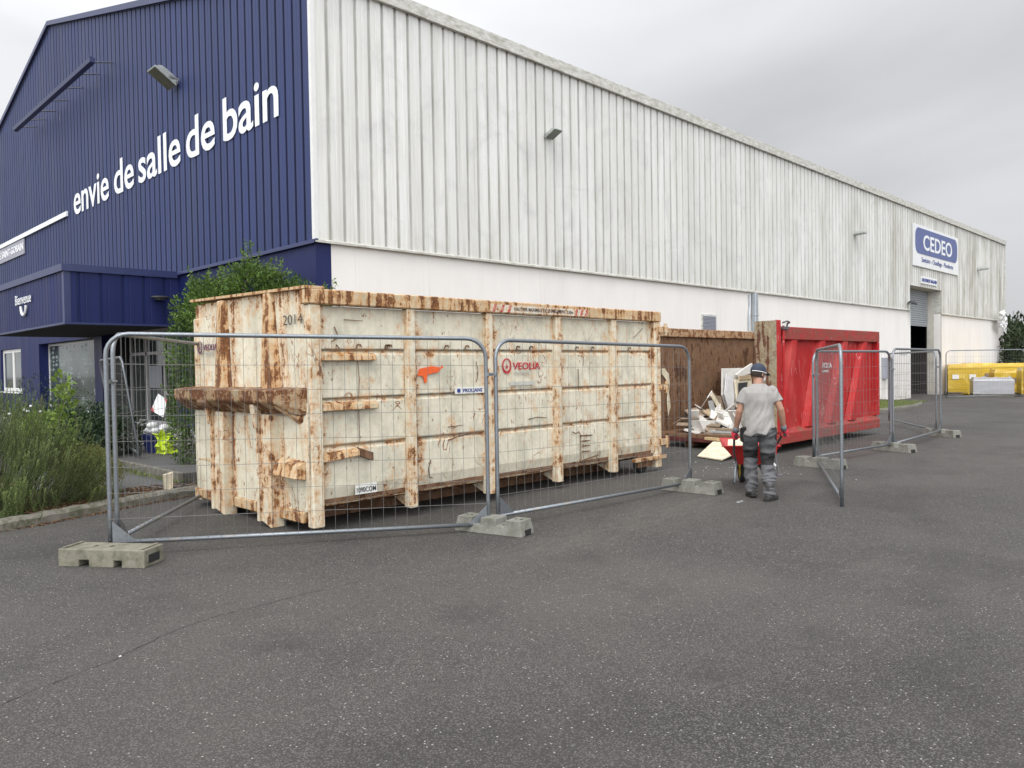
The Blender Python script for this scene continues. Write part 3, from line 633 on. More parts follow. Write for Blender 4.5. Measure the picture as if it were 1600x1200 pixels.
# ------------------------------------------------------------------ lettering and signs on the building
lw = thing('wall_lettering', 'white three dimensional slogan lettering across the blue ribbed gable', 'lettering', (WX-.08, 25.4, 6.4))
for txt, y0, y1 in (('envie', 25.42, 22.38), ('de', 21.95, 20.52), ('salle', 20.20, 17.62), ('de', 17.30, 15.85), ('bain', 15.45, 13.16)):
    b = MB(); rv = text_verts('d', .013, .5, 4)[0]; tv = text_verts(txt, .013, .5, 4)[0]
    hh = .88*(max(v.y for v in tv)-min(v.y for v in tv))/(max(v.y for v in rv)-min(v.y for v in rv))
    add_text(b, txt, (WX-.062, y0, 6.40), (0, -1, 0), y0-y1, hh, .006, offset=.013); b.build('word', 'letter_white', lw)
b = MB().box(WX-.11, WX-.06, 26.0, 40, 6.48, 6.625); o = base_at(b, 'wall_stripe', 'letter_white', (WX-.08, 26, 6.48)); tag(o, 'long thin white stripe on the blue gable left of the slogan', 'stripe')
ps = thing('sign_board', 'grey strip sign with small white capitals under the white stripe', 'sign', (WX-.08, 31, 5.6))
MB().box(WX-.09, WX-.06, 31.0, 38.0, 5.93, 6.45).build('panel', 'plate_grey', ps)
b = MB(); add_text(b, 'UNE MARQUE DE SAINT-GOBAIN', (WX-.097, 37.8, 6.03), (0, -1, 0), 6.7, .30, .01, offset=.012); b.build('lettering', 'letter_white', ps)
bw = thing('canopy_lettering', 'small white welcome word with smile mark on the blue canopy front', 'lettering', (CX-.06, 21.5, 3.0))
b = MB(); add_text(b, 'Bienvenue', (CX-.035, 21.85, 3.39), (0, -1, 0), 1.42, .235, .004, offset=.004); b.build('word', 'letter_white', bw)
pts = [(CX-.035, 21.34-.46*(1-math.cos(t))/2, 3.34-.22*math.sin(t)) for t in [math.pi*i/14 for i in range(15)]]
MB().tube(pts, .03, 6).build('smile', 'letter_white', bw)
cs = thing('sign_board', 'large rectangular white sign with blue rounded band and shop name above the dock door', 'sign', (41, WY-.1, 6.0))
b = MB().box(37.8, 44.5, WY-.12, WY-.06, 6.03, 7.93); b.build('panel', 'sign_white', cs)
pr = []
x0, x1, z0, z1, rr = 38.0, 44.3, 6.62, 7.80, .42
for cx_, cz_, a0 in ((x1-rr, z1-rr, 0), (x0+rr, z1-rr, 90), (x0+rr, z0+rr, 180), (x1-rr, z0+rr, 270)):
    for i in range(7): a = R(a0+i*15); pr.append((cx_+rr*math.cos(a), cz_+rr*math.sin(a)))
MB().prism(pr, 'y', WY-.135, WY-.122).build('band', 'sign_blue', cs)
lt = MB(); add_text(lt, 'CEDEO', (39.05, WY-.142, 6.83), (1, 0, 0), 4.35, .72, .004, offset=.016)
par_ = list(range(len(lt.v)))
def fnd(i):
    while par_[i] != i: par_[i] = par_[par_[i]]; i = par_[i]
    return i
for f in lt.f:
    for i in f[1:]: par_[fnd(i)] = fnd(f[0])
isl = {}
for f in lt.f: isl.setdefault(fnd(f[0]), []).append(f)
spans = sorted(((min(lt.v[i][0] for f in fs for i in f), max(lt.v[i][0] for f in fs for i in f), fs) for fs in isl.values()), key=lambda q: q[0])
grp = []
for a_, c_, fs in spans:
    if grp and a_ < grp[-1][0]-.01: grp[-1][0] = max(grp[-1][0], c_); grp[-1][1] += fs
    else: grp.append([c_, list(fs)])
for _, fs in grp:
    ids = sorted({i for f in fs for i in f}); mp_ = {q: j for j, q in enumerate(ids)}; b = MB(); b.add([lt.v[i] for i in ids], [tuple(mp_[i] for i in f) for f in fs]); b.build('letter', 'letter_white', cs)
b = MB(); add_text(b, 'Sanitaire - Chauffage - Plomberie', (38.85, WY-.128, 6.2), (1, 0, 0), 4.75, .28, .008, offset=.006); b.build('lettering', 'sign_blue', cs)
ds = thing('sign_board', 'small white sign in blue capitals just above the dock door opening', 'sign', (40, WY-.1, 5.28))
MB().box(38.9, 41.2, WY-.09, WY-.055, 5.28, 5.62).build('panel', 'sign_white', ds)
b = MB(); add_text(b, 'ENLEVEMENT MAGASIN', (38.98, WY-.097, 5.37), (1, 0, 0), 2.14, .16, .008, offset=.012); b.build('lettering', 'print_blue', ds)

# ------------------------------------------------------------------ floodlights and light bar
def floodlight(loc, rz, tilt, s, label, back='lamp_housing'):
    t = thing('floodlight', label, 'floodlight', loc, rz, 'floodlights on the warehouse walls')
    # local: +x = outwards from wall; hinge at (.42,0,0)
    mt = Matrix.Translation((.46*s, 0, .02*s)) @ Matrix.Rotation(tilt, 4, 'Y')
    b = MB(); secs = []
    b.hexa(xf_pts([(-.40*s, -.32*s, -.06*s), (.40*s, -.32*s, -.06*s), (.40*s, .32*s, -.06*s), (-.40*s, .32*s, -.06*s)], mt), xf_pts([(-.40*s, -.32*s, .0), (.40*s, -.32*s, .0), (.40*s, .32*s, .0), (-.40*s, .32*s, .0)], mt))
    prev = None; rr = []
    for q, h in ((1, .0), (.92, .10), (.74, .20), (.42, .27)):
        o_ = -.10*s*(1-q); rr.append(xf_pts([(-.36*s*q+o_, -.29*s*q, h*s+.001), (.36*s*q+o_, -.29*s*q, h*s+.001), (.36*s*q+o_, .29*s*q, h*s+.001), (-.36*s*q+o_, .29*s*q, h*s+.001)], mt))
    b.rings(rr); h = b.build('housing', back, t, local=True, bevel=.008*s)
    MB().hexa(xf_pts([(-.37*s, -.29*s, -.075*s), (.37*s, -.29*s, -.075*s), (.37*s, .29*s, -.075*s), (-.37*s, .29*s, -.075*s)], mt), xf_pts([(-.37*s, -.29*s, -.062*s), (.37*s, -.29*s, -.062*s), (.37*s, .29*s, -.062*s), (-.37*s, .29*s, -.062*s)], mt)).build('lens', 'lens', t, local=True)
    b = MB()
    for q in (-1, 1): b.box(0, .40*s, q*.46*s-.012, q*.46*s+.012, -.03*s, .03*s) if 0 else b.hexa([(0, q*.2*s-.01, -.02), (.40*s, q*.335*s-.01, -.02), (.40*s, q*.335*s+.01, -.02), (0, q*.2*s+.01, -.02)], [(0, q*.2*s-.01, .02), (.40*s, q*.335*s-.01, .02), (.40*s, q*.335*s+.01, .02), (0, q*.2*s+.01, .02)])
    b.box(-.06, .0, -.22*s, .22*s, -.05, .05); b.build('bracket', 'lamp_housing', t, local=True); return t
floodlight((WX-.04, 17.75, 8.28), R(180), R(-34), .70, 'large grey rectangular floodlight on the blue gable above the slogan')
floodlight((13.3, WY-.04, 7.0), R(-90), R(-25), .42, 'small floodlight on the white ribbed wall nearest the building corner')
floodlight((31.2, WY-.04, 6.70), R(-90), R(-5), .5, 'small floodlight midway along the white ribbed wall above the red skip')
floodlight((48.4, WY-.04, 6.64), R(-90), R(-5), .6, 'small floodlight at the mossy far end of the white wall')
floodlight((37.2, WY-.04, 4.24), R(-90), R(15), .45, 'little black lamp beside the top left of the dock door', 'lamp_black')
t = thing('wall_lamp', 'black oval lamp on the short side of the blue canopy', 'lamp', (6.75, CY0-.03, 3.38))
MB().box(6.68, 6.82, CY0-.06, CY0+.0, 3.34, 3.44).build('mount', 'lamp_black', t); MB().ball((6.75, CY0-.16, 3.39), .22, .13, .045).build('housing', 'lamp_black', t, smooth=True); MB().ball((6.75, CY0-.17, 3.37), .14, .08, .045).build('lens', 'lens', t, smooth=True)
t = thing('light_bar', 'long dark blue light rail on thin arms high on the blue gable', 'light rail', (WX, 25, 10.2))
MB().prism([(6.58, 9.68), (6.70, 9.66), (6.70, 9.78), (6.62, 9.82), (6.56, 9.78)], 'y', 21.6, 29.4).build('rail', 'blue_trim', t)
for y in (21.9, 23.0, 24.4, 25.8, 27.1, 28.2, 29.2): MB().tube([(6.66, y, 9.76), (WX-.03, y, 9.90)], .018, 6).build('arm', 'steel_dark', t)

# ------------------------------------------------------------------ cream roll-off skip
SX, SY, SL, SW = 4.22, 7.10, 6.26, 2.85
sk = thing('skip', 'large rusty cream open-top skip with company logo behind the front fence', 'skip', (SX, SY, 0))
def sbox(b, x0, x1, y0, y1, z0, z1): return b.box(SX+x0, SX+x1, SY+y0, SY+y1, z0, z1)
RIBS = (1.26, 2.50, 3.81, 5.06)
# long near side: four horizontal courses, each slightly folded
def side_panel(y, sg):
    b = MB(); zs = [.27, .45, .84, .872, .90, 1.345, 1.375, 1.405, 1.865, 1.895, 1.925, 2.38]; offs = [.05, .0, .0, .028, .0, .0, .028, .0, .0, .028, .0, .0]
    nx = 60; vs = []
    for z, o in zip(zs, offs):
        for i in range(nx+1):
            x = SL*i/nx; dent = .012*noise.noise(Vector((x*1.3, z*1.6, sg*5)))
            zj = z + (.022*noise.noise(Vector((x*3.1, 1, sg))) if z < .3 else 0)
            vs.append((SX+x, y+sg*(o+dent), zj))
    m_ = nx+1
    b.add(vs, [(r*m_+i, r*m_+i+1, (r+1)*m_+i+1, (r+1)*m_+i) for r in range(len(zs)-1) for i in range(nx)])
    return b
side_panel(SY+.075, 1).build('side_panel', 'cream_panel', sk, smooth=False)
side_panel(SY+SW-.075, -1).build('side_panel', 'cream_panel', sk)
for y0, y1 in ((.0, .115), (SW-.115, SW)):
    for x in RIBS:
        b = MB(); dx = .055
        zt, zb = 2.385, .10
        a = [(SX+x-dx, SY+y0, zb), (SX+x+dx, SY+y0, zb), (SX+x+dx, SY+y1, zb), (SX+x-dx, SY+y1, zb)]
        c_ = [(SX+x-dx, SY+y0, zt), (SX+x+dx, SY+y0, zt), (SX+x+dx, SY+y1, zt), (SX+x-dx, SY+y1, zt)]
        b.hexa(a, c_)
        # gusset foot reaching inwards under the floor
        yi = y1 if y0 == 0 else y0; dirn = 1 if y0 == 0 else -1
        b.hexa([(SX+x-.03, SY+yi+.001*dirn, .10), (SX+x+.03, SY+yi+.001*dirn, .10), (SX+x+.03, SY+yi+.35*dirn, .24), (SX+x-.03, SY+yi+.35*dirn, .24)], [(SX+x-.03, SY+yi+.001*dirn, .26), (SX+x+.03, SY+yi+.001*dirn, .26), (SX+x+.03, SY+yi+.35*dirn, .26), (SX+x-.03, SY+yi+.35*dirn, .26)])
        b.build('side_rib', 'cream_rib', sk, bevel=.006)
    for x0, x1 in ((-.05, .085), (SL-.16, SL)):
        b = MB(); sbox(b, x0, x1, y0-.004 if y0 == 0 else y0, y1 if y0 == 0 else y1+.004, .06, 2.385); b.build('corner_post', 'cream_rib', sk, bevel=.01)
b = MB(); sbox(b, -.085, SL+.0, -.025, .13, 2.388, 2.545); b2 = b.build('top_rail', 'cream_top', sk, bevel=.012)
b = MB(); sbox(b, -.012, SL+.0, SW-.13, SW+.02, 2.388, 2.56); b.build('top_rail', 'cream_top', sk, bevel=.012)
# half ledges welded on the first bay
for z, l, dz in ((1.80, .62, 0), (1.27, .64, 0), (.73, .38, .04)):
    b = MB(); b.hexa([(SX+.09, SY+.0, z), (SX+.16+l, SY+.0, z+dz), (SX+.16+l, SY+.073, z+dz), (SX+.09, SY+.073, z)], [(SX+.09, SY+.012, z+.075), (SX+.16+l, SY+.012, z+.06+dz), (SX+.16+l, SY+.073, z+.085+dz), (SX+.09, SY+.073, z+.10)])
    b.build('ledge', 'cream_top', sk, bevel=.008)
b = MB(); b.hexa([(SX+.54, SY+.0, .77), (SX+.70, SY-.01, .70), (SX+.70, SY+.073, .70), (SX+.54, SY+.073, .77)], [(SX+.54, SY+.0, .845), (SX+.70, SY-.01, .79), (SX+.70, SY+.073, .80), (SX+.54, SY+.073, .86)]); b.build('bent_ledge', 'rust_brown', sk)
# floor, underframe
b = MB(); sbox(b, .08, SL-.08, .10, SW-.10, .285, .33); b.build('floor', 'rust_brown', sk)
b = MB()
for y in (.78, 1.62): sbox(b, .10, SL-.2, y-.09, y+.09, .015, .283)
x = .45
while x < SL-.3:
    sbox(b, x, x+.07, .30, SW-.12, .19, .284); x += .55
b.build('underframe', 'rust_brown', sk)
# inward slanting skirt below the side
b = MB(); b.hexa([(SX+.16, SY+.10, .262), (SX+SL-.2, SY+.10, .262), (SX+SL-.2, SY+.42, .17), (SX+.16, SY+.42, .17)], [(SX+.16, SY+.10, .275), (SX+SL-.2, SY+.10, .275), (SX+SL-.2, SY+.42, .185), (SX+.16, SY+.42, .185)]); b.build('skirt', 'cream_shelf', sk)
# inner faces
b = MB(); sbox(b, .16, SL-.2, .112, .122, .33, 2.38); sbox(b, .16, SL-.2, SW-.122, SW-.112, .33, 2.38); b.build('inner_lining', 'rust_brown', sk)
# near end (x = SX): upper plate, lower plate, ribs, shelf, hook beams
def eplate(z0, z1, x, name, mat='cream_end'):
    b = MB(); ny, nz_ = 30, 12; vs = []
    for j in range(nz_+1):
        for i in range(ny+1):
            y = .03+(SW-.05)*i/ny; z = z0+(z1-z0)*j/nz_; vs.append((SX+x+.02*noise.noise(Vector((y*1.2, z*1.4, 3))), SY+y, z))
    b.add(vs, [(j*(ny+1)+i, j*(ny+1)+i+1, (j+1)*(ny+1)+i+1, (j+1)*(ny+1)+i) for j in range(nz_) for i in range(ny)]); return b.build(name, mat, sk)
eplate(.22, 1.36, -.06, 'end_panel'); eplate(1.50, 2.56, -.02, 'end_panel')
b = MB(); sbox(b, .06, .10, .12, SW-.03, .3, 2.5); b.build('end_lining', 'rust_brown', sk)
b = MB(); b.hexa([(SX-.09, SY-.02, 2.545), (SX+.12, SY-.02, 2.545), (SX+.12, SY+SW, 2.60), (SX-.09, SY+SW, 2.60)], [(SX-.09, SY-.02, 2.575), (SX+.12, SY-.02, 2.575), (SX+.12, SY+SW, 2.63), (SX-.09, SY+SW, 2.63)]); b.build('end_rail', 'cream_top', sk)
for yc in (.84, 2.0):
    b = MB(); b.hexa([(SX-.13, SY+yc-.10, 1.5), (SX-.13, SY+yc+.10, 1.5), (SX+.035, SY+yc+.17, 1.5), (SX+.035, SY+yc-.17, 1.5)], [(SX-.09, SY+yc-.07, 2.56), (SX-.09, SY+yc+.07, 2.56), (SX+.035, SY+yc+.10, 2.56), (SX+.035, SY+yc-.10, 2.56)]); b.build('end_rib', 'cream_top', sk, bevel=.01)
b = MB(); prof = [(-.30, 1.37), (-.30, 1.50), (.02, 1.525), (.02, 1.23), (-.12, 1.23)]
b.hexa([(SX+x, SY-.01+(0 if x > 0 else .38 if x < -.2 else .2), z) for x, z in prof], [(SX+x, SY+SW+.05, z) for x, z in prof]); b.build('shelf_beam', 'cream_shelf', sk, bevel=.012)
MB().tube([(SX-.24, SY+1.95, 1.34), (SX-.24, SY+2.2, 1.34)], .07, 10).build('lifting_pin', 'rust_brown', sk)
b = MB(); b.hexa([(SX-.02, SY+.12, 1.13), (SX-.28, SY+.40, 1.36), (SX-.28, SY+.46, 1.36), (SX-.02, SY+.20, 1.10)], [(SX-.02, SY+.10, 1.22), (SX-.28, SY+.38, 1.37), (SX-.28, SY+.46, 1.368), (SX-.02, SY+.20, 1.228)]); b.build('shelf_gusset', 'cream_top', sk)
for yc, w_ in ((.76, .105), (1.91, .12)):
    b = MB(); y0, y1 = SY+yc-w_, SY+yc+w_
    b.hexa([(SX-.185, y0, .0), (SX-.02, y0, .0), (SX-.02, y1, .06), (SX-.185, y1, .06)], [(SX-.175, y0, 1.228), (SX-.02, y0, 1.228), (SX-.02, y1, 1.228), (SX-.175, y1, 1.228)])
    b.hexa([(SX-.212, y1-.0, .05), (SX-.16, y1+.002, .05), (SX-.16, y1+.05, .05), (SX-.212, y1+.05, .05)], [(SX-.205, y1-.0, 1.34), (SX-.16, y1+.002, 1.34), (SX-.16, y1+.05, 1.34), (SX-.205, y1+.05, 1.34)])
    b.hexa([(SX-.235, y1-.01, 1.08), (SX-.214, y1-.01, 1.08), (SX-.214, y1+.05, 1.08), (SX-.235, y1+.05, 1.08)], [(SX-.27, y1-.03, 1.34), (SX-.214, y1-.03, 1.34), (SX-.214, y1+.07, 1.34), (SX-.27, y1+.07, 1.34)])
    b.build('hook_beam', 'cream_leg', sk, bevel=.006)
b = MB(); b.hexa([(SX-.05, SY+.12, .555), (SX-.19, SY+.12, .575), (SX-.19, SY+.60, .585), (SX-.05, SY+.60, .565)], [(SX-.05, SY+.12, .76), (SX-.15, SY+.12, .72), (SX-.15, SY+.60, .735), (SX-.05, SY+.60, .775)]); b.build('end_bar', 'cream_top', sk, bevel=.01)
b = MB(); b.hexa([(SX+.03, SY+2.2, .56), (SX-.07, SY+2.2, .58), (SX-.07, SY+2.82, .58), (SX+.03, SY+2.82, .56)], [(SX+.03, SY+2.2, .76), (SX-.04, SY+2.2, .72), (SX-.04, SY+2.82, .72), (SX+.03, SY+2.82, .76)]); b.build('end_bar', 'cream_top', sk, bevel=.01)
b = MB(); sbox(b, -.085, .09, .155, SW-.0, .10, .218); b.build('end_sill', 'cream_top', sk, bevel=.01)
# far end doors, hinges, wheel
b = MB(); sbox(b, SL-.02, SL+.03, .13, SW-.1, .3, 2.4); b.build('tail_door', 'cream_end', sk)
for z in (2.22, 1.30, .42):
    b = MB(); sbox(b, SL-.06, SL+.14, -.06, .0, z, z+.09); b.tube([(SX+SL+.09, SY-.04, z-.05), (SX+SL+.09, SY-.04, z+.14)], .028, 8); b.build('hinge', 'cream_top', sk)
for yy in (.12, SW-.22):
    MB().lathe([(.0, -.05), (.13, -.05), (.15, -.03), (.15, .03), (.13, .05), (.0, .05)], (SX+SL-.42, SY+yy, .15), 'y').build('wheel', 'rubber_black', sk, smooth=False)
    b = MB(); sbox(b, SL-.62, SL-.22, yy-.10, yy-.07, .10, .30); b.build('wheel_fork', 'rust_brown', sk)
b = MB(); sbox(b, SL-.75, SL+.10, -.03, .04, .20, .25); b.build('wheel_guard', 'cream_top', sk)
# markings
YF = SY+.058
def disc_ring(b, c, r0, r1, th=.006, n=28, zs=1.3):
    vs = []
    for j in range(n):
        a = 2*math.pi*j/n
        for r_, t_ in ((r0, 0), (r1, 0), (r1, th), (r0, th)): 
            vs.append((c[0]+r_*math.cos(a), t_, c[1]+(r_*zs if r_ == r1 else r_*zs)*math.sin(a)+(.0 if r_ == r1 else (r1-r0)*.45)))
    fs = []
    for j in range(n):
        q = (j+1) % n
        for e in range(4): fs.append((4*j+e, 4*q+e, 4*q+(e+1) % 4, 4*j+(e+1) % 4))
    return vs, fs
def logo(prefix_parent, org, xd, h, mat, sub='PROPRETE', submat='print_grey', wfac=3.9):
    """ring mark + word; org lower-left, xd reading direction, wall upright"""
    xd = Vector(xd).normalized(); nd = xd.cross(Vector((0, 0, 1)))
    vs, fs = disc_ring(None, (h*.42, h*.5), h*.31, h*.40, .006, 30, 1.22)
    b = MB(); b.add([Vector(org)+xd*v[0]+Vector((0, 0, v[2]))+nd*v[1] for v in vs], fs)
    # inner drop
    dv = [(0, .30), (.07, .19), (.075, .10), (.04, .04), (0, .02), (-.04, .04), (-.075, .10), (-.07, .19)]
    P_ = [Vector(org)+xd*(h*.42+u*h)+Vector((0, 0, h*(.30+v_))) for u, v_ in dv]; b.hexa(P_, [p+nd*.006 for p in P_])
    b.build('logo_mark', mat, prefix_parent)
    b = MB(); add_text(b, 'VEOLIA', Vector(org)+xd*(h*.98)+Vector((0, 0, h*.26)), xd, h*(wfac-1.2), h*.46, .006, offset=.008); b.build('logo_word', mat, prefix_parent)
    if sub:
        b = MB(); add_text(b, sub, Vector(org)+xd*(h*1.1)+Vector((0, 0, -h*.06)), xd, h*1.45, h*.2, .006, offset=.005); b.build('logo_word', submat, prefix_parent)
logo(sk, (6.98, YF, 1.615), (1, 0, 0), .205, 'logo_red', 'PROPRETE', 'print_grey', 3.75)
MB().box(7.12, 7.58, YF-.004, YF, 1.46, 1.51).build('sticker', 'print_grey', sk)
logo(sk, (SX-.048, SY+2.74, 1.93), (0, -1, 0), .165, 'logo_purple', 'PROPRETE', 'print_grey', 3.6)
b = MB().box(6.17, 6.66, YF-.005, YF-.001, 1.385, 1.465); b.build('sticker', 'sticker_white', sk)
b = MB(); add_text(b, 'PROLIANS', (6.30, YF-.008, 1.402), (1, 0, 0), .32, .045, .004, offset=.012); b.lathe([(.0, -.002), (.028, -.002), (.028, .002), (0, .002)], (6.23, YF-.008, 1.425), 'y', 12); b.build('sticker_print', 'print_blue', sk)
b = MB(); b.box(4.72, 5.0, YF-.005, YF+.002, .34, .45); b.build('number_plate', 'sticker_white', sk)
b = MB(); add_text(b, '1090COM', (4.735, YF-.008, .36), (1, 0, 0), .25, .055, .004, offset=.004); b.build('plate_print', 'print_black', sk)
b = MB(); add_text(b, '2014', (SX-.050, SY+.54, 2.19), (0, -1, 0), .40, .105, .004, offset=-.012); b.build('painted_number', 'print_black', sk)
b = MB(); pts = [(5.60, 1.62), (5.63, 1.70), (5.82, 1.73), (5.96, 1.71), (5.96, 1.74), (6.0, 1.715), (5.95, 1.695), (5.93, 1.66), (5.75, 1.63), (5.74, 1.585), (5.735, 1.535), (5.70, 1.53), (5.695, 1.58), (5.67, 1.615)]
b.hexa([(x, YF-.002, z) for x, z in pts], [(x, YF-.005, z) for x, z in pts]); b.build('paint_daub', 'spray_orange', sk)
YR = SY-.027
b = MB(); b.box(6.72, 8.62, YR-.003, YR-.0, 2.405, 2.50); b.build('warning_strip', 'worn_sticker', sk)
b = MB(); add_text(b, 'HAUTEUR MAXIMALE DE CHARGEMENT 2,50m', (7.13, YR-.006, 2.425), (1, 0, 0), 1.17, .052, .003, offset=.002); b.build('strip_print', 'print_black', sk)
b = MB()
for x in (6.74, 6.88, 7.01, 8.33, 8.45, 8.555):
    b.hexa([(x, YR-.003, 2.405), (x+.045, YR-.003, 2.405), (x+.085, YR-.003, 2.50), (x+.04, YR-.003, 2.50)], [(x, YR-.006, 2.405), (x+.045, YR-.006, 2.405), (x+.085, YR-.006, 2.50), (x+.04, YR-.006, 2.50)])
b.build('strip_bars', 'strip_red', sk)
# rust flakes: framed scar on the fourth bay, long scrape on the second, drips
b = MB()
def scr(pts, w_, y=YF): 
    for i in range(len(pts)-1):
        (x0, z0), (x1, z1) = pts[i], pts[i+1]; d = Vector((x1-x0, 0, z1-z0)).normalized(); n_ = Vector((-d.z, 0, d.x))*w_
        a = [Vector((x0, y, z0))+n_, Vector((x0, y, z0))-n_, Vector((x1, y, z1))-n_*.6, Vector((x1, y, z1))+n_*.6]; b.hexa(a, [p+Vector((0, -.0025, 0)) for p in a])
scr([(8.36, .77), (8.42, .74), (8.50, .76), (8.54, .70)], .008)
scr([(8.52, .70), (8.80, .69)], .012); scr([(8.53, .70), (8.53, .38)], .009)
for z in (.62, .55, .47): scr([(8.56, z), (8.74, z-.004)], .012)
scr([(8.55, .34), (8.72, .36), (8.95, .39)], .012)
scr([(6.05, .83), (6.22, .865), (6.40, .885), (6.62, .90)], .011); scr([(6.05, .99), (6.3, 1.0)], .006); scr([(6.10, 1.02), (6.14, .97), (6.2, .99)], .005)
scr([(4.78, 1.86), (4.80, 1.6), (4.785, 1.35), (4.79, .9)], .005); scr([(5.78, .62), (5.74, .52), (5.75, .42), (5.80, .40)], .007)
scr([(6.53, 1.78), (6.56, 1.66), (6.54, 1.55), (6.52, 1.52)], .006); scr([(4.62, 2.24), (4.86, 2.235)], .005); scr([(4.5, 2.16), (4.55, 2.05), (4.46, 2.0)], .008); scr([(4.52, 1.97), (4.56, 1.93), (4.49, 1.90)], .008)
scr([(7.46, 1.0), (7.62, 1.02), (7.82, 1.0)], .007); scr([(8.5, 1.85), (8.62, 1.84), (8.62, 1.7)], .005); scr([(8.5, 1.66), (8.5, 1.35)], .006); scr([(9.85, 2.13), (10.0, 2.22), (10.08, 2.28)], .005)
for x in (4.77, 5.15, 5.18, 6.02, 6.35, 7.25, 7.5, 8.45, 8.8, 9.7): scr([(x, 1.93), (x+.01, 1.97), (x+.05, 1.975), (x+.07, 1.95)], .011)
b.build('rust_scar', 'rust_brown', sk)['kind'] = 'stuff'

# ------------------------------------------------------------------ red open-ended skip
RX, RYN, RL, RW = 13.66, 6.70, 5.15, 2.78
rs = thing('skip', 'bright red skip with slanted side ribs and an open rusty end full of scrap', 'skip', (RX, RYN, 0))
def rbox(b, x0, x1, y0, y1, z0, z1): return b.box(RX+x0, RX+x1, RYN+y0, RYN+y1, z0, z1)
b = MB(); nx, nz_ = 40, 16; vs = []
for j in range(nz_+1):
    for i in range(nx+1):
        x = .3+(RL-.3)*i/nx; z = .40+(2.14-.40)*j/nz_; vs.append((RX+x, RYN+.13+.018*noise.noise(Vector((x*1.5, z*1.8, 7))), z))
b.add(vs, [(j*(nx+1)+i, j*(nx+1)+i+1, (j+1)*(nx+1)+i+1, (j+1)*(nx+1)+i) for j in range(nz_) for i in range(nx)]); b.build('side_panel', 'red_paint', rs)
b = MB(); rbox(b, .32, RL+.02, .0, .16, 2.14, 2.385); b.build('top_rail', 'red_dirty', rs, bevel=.012)
b = MB(); b.prism([(RYN+.16, .16), (RYN+.0, .16), (RYN+.0, .36), (RYN+.10, .44), (RYN+.16, .44)], 'x', RX+.0, RX+RL+.02); b.build('bottom_rail', 'red_dirty', rs, bevel=.01)
for xt, xb in ((.72, .22), (2.03, 1.36), (3.18, 2.42), (4.3, 3.5)):
    b = MB(); w1, w2 = .20, .30
    b.hexa([(RX+xb, RYN+.015, .42), (RX+xb+w2, RYN+.015, .42), (RX+xb+w2+.10, RYN+.13, .42), (RX+xb-.10, RYN+.13, .42)], [(RX+xt, RYN+.015, 2.145), (RX+xt+w1, RYN+.015, 2.145), (RX+xt+w1+.08, RYN+.13, 2.145), (RX+xt-.08, RYN+.13, 2.145)])
    b.build('side_rib', 'red_paint', rs, bevel=.008)
b = MB(); rbox(b, RL-.09, RL+.02, .0, .16, .44, 2.138); b.build('corner_post', 'red_paint', rs, bevel=.01)
b = MB(); rbox(b, .0, .17, -.01, .03, .40, 2.50); rbox(b, .0, .26, .031, .16, .442, 2.42); b.build('door_frame', 'red_paint', rs, bevel=.006)
b = MB(); vs = []; ny, nz_ = 16, 30
for j in range(nz_+1):
    for i in range(ny+1):
        y = .03+.44*i/ny; z = .40+2.09*j/nz_; vs.append((RX-.012+.012*math.sin(i*1.9)*0+.006*noise.noise(Vector((y*9, z*1.5, 0))), RYN+y-.04, z))
b.add(vs, [(j*(ny+1)+i, j*(ny+1)+i+1, (j+1)*(ny+1)+i+1, (j+1)*(ny+1)+i) for j in range(nz_) for i in range(ny)])
b.box(RX-.004, RX+.06, RYN+.032, RYN+.43, .40, 2.49); b.build('door_leaf', 'door_patina', rs)
b = MB().tube([(RX+.25, RYN-.02, .45), (RX+.25, RYN-.02, 2.40)], .022, 8); b.build('hinge_rod', 'red_paint', rs)
b = MB(); rbox(b, .18, .42, -.06, .03, 2.33, 2.38); b.tube([(RX+.2, RYN-.03, 2.45), (RX+.28, RYN-.08, 2.48), (RX+.42, RYN-.06, 2.46), (RX+.46, RYN+.0, 2.44), (RX+.46, RYN+.02, 2.36)], .018, 6); b.build('door_latch', 'steel_dark', rs)
b = MB(); rbox(b, .02, RL, .166, .18, .28, 2.38); b.build('inner_lining', 'rust_brown', rs)
b = MB(); vs = []; nx, nz_ = 40, 16
for j in range(nz_+1):
    for i in range(nx+1):
        x = -.02+(RL)*i/nx; z = .28+(2.30-.28)*j/nz_; vs.append((RX+x, RYN+RW-.06+.02*noise.noise(Vector((x*1.2, z*1.4, 2))), z))
b.add(vs, [(j*(nx+1)+i, j*(nx+1)+i+1, (j+1)*(nx+1)+i+1, (j+1)*(nx+1)+i) for j in range(nz_) for i in range(nx)]); rbox(b, 0, RL, RW-.03, RW, .3, 2.3); b.build('far_wall', 'rust_brown', rs)
b = MB(); rbox(b, -.02, RL, RW-.14, RW+.02, 2.30, 2.48); b.build('far_rail', 'rust_rail', rs, bevel=.01)
b = MB(); rbox(b, RL-.04, RL+.0, .16, RW-.0, .28, 2.36); b.build('front_wall', 'rust_brown', rs)
b = MB(); rbox(b, -.03, RL-.05, .182, RW-.07, .22, .285); b.build('floor', 'rust_brown', rs)
b = MB(); rbox(b, -.05, .05, .17, RW, .13, .218); b.build('floor_edge', 'maroon', rs, bevel=.008)
b = MB(); rbox(b, .1, RL-.1, .7, .9, .02, .218); rbox(b, .1, RL-.1, 1.85, 2.05, .02, .218); b.build('underframe', 'rust_brown', rs)
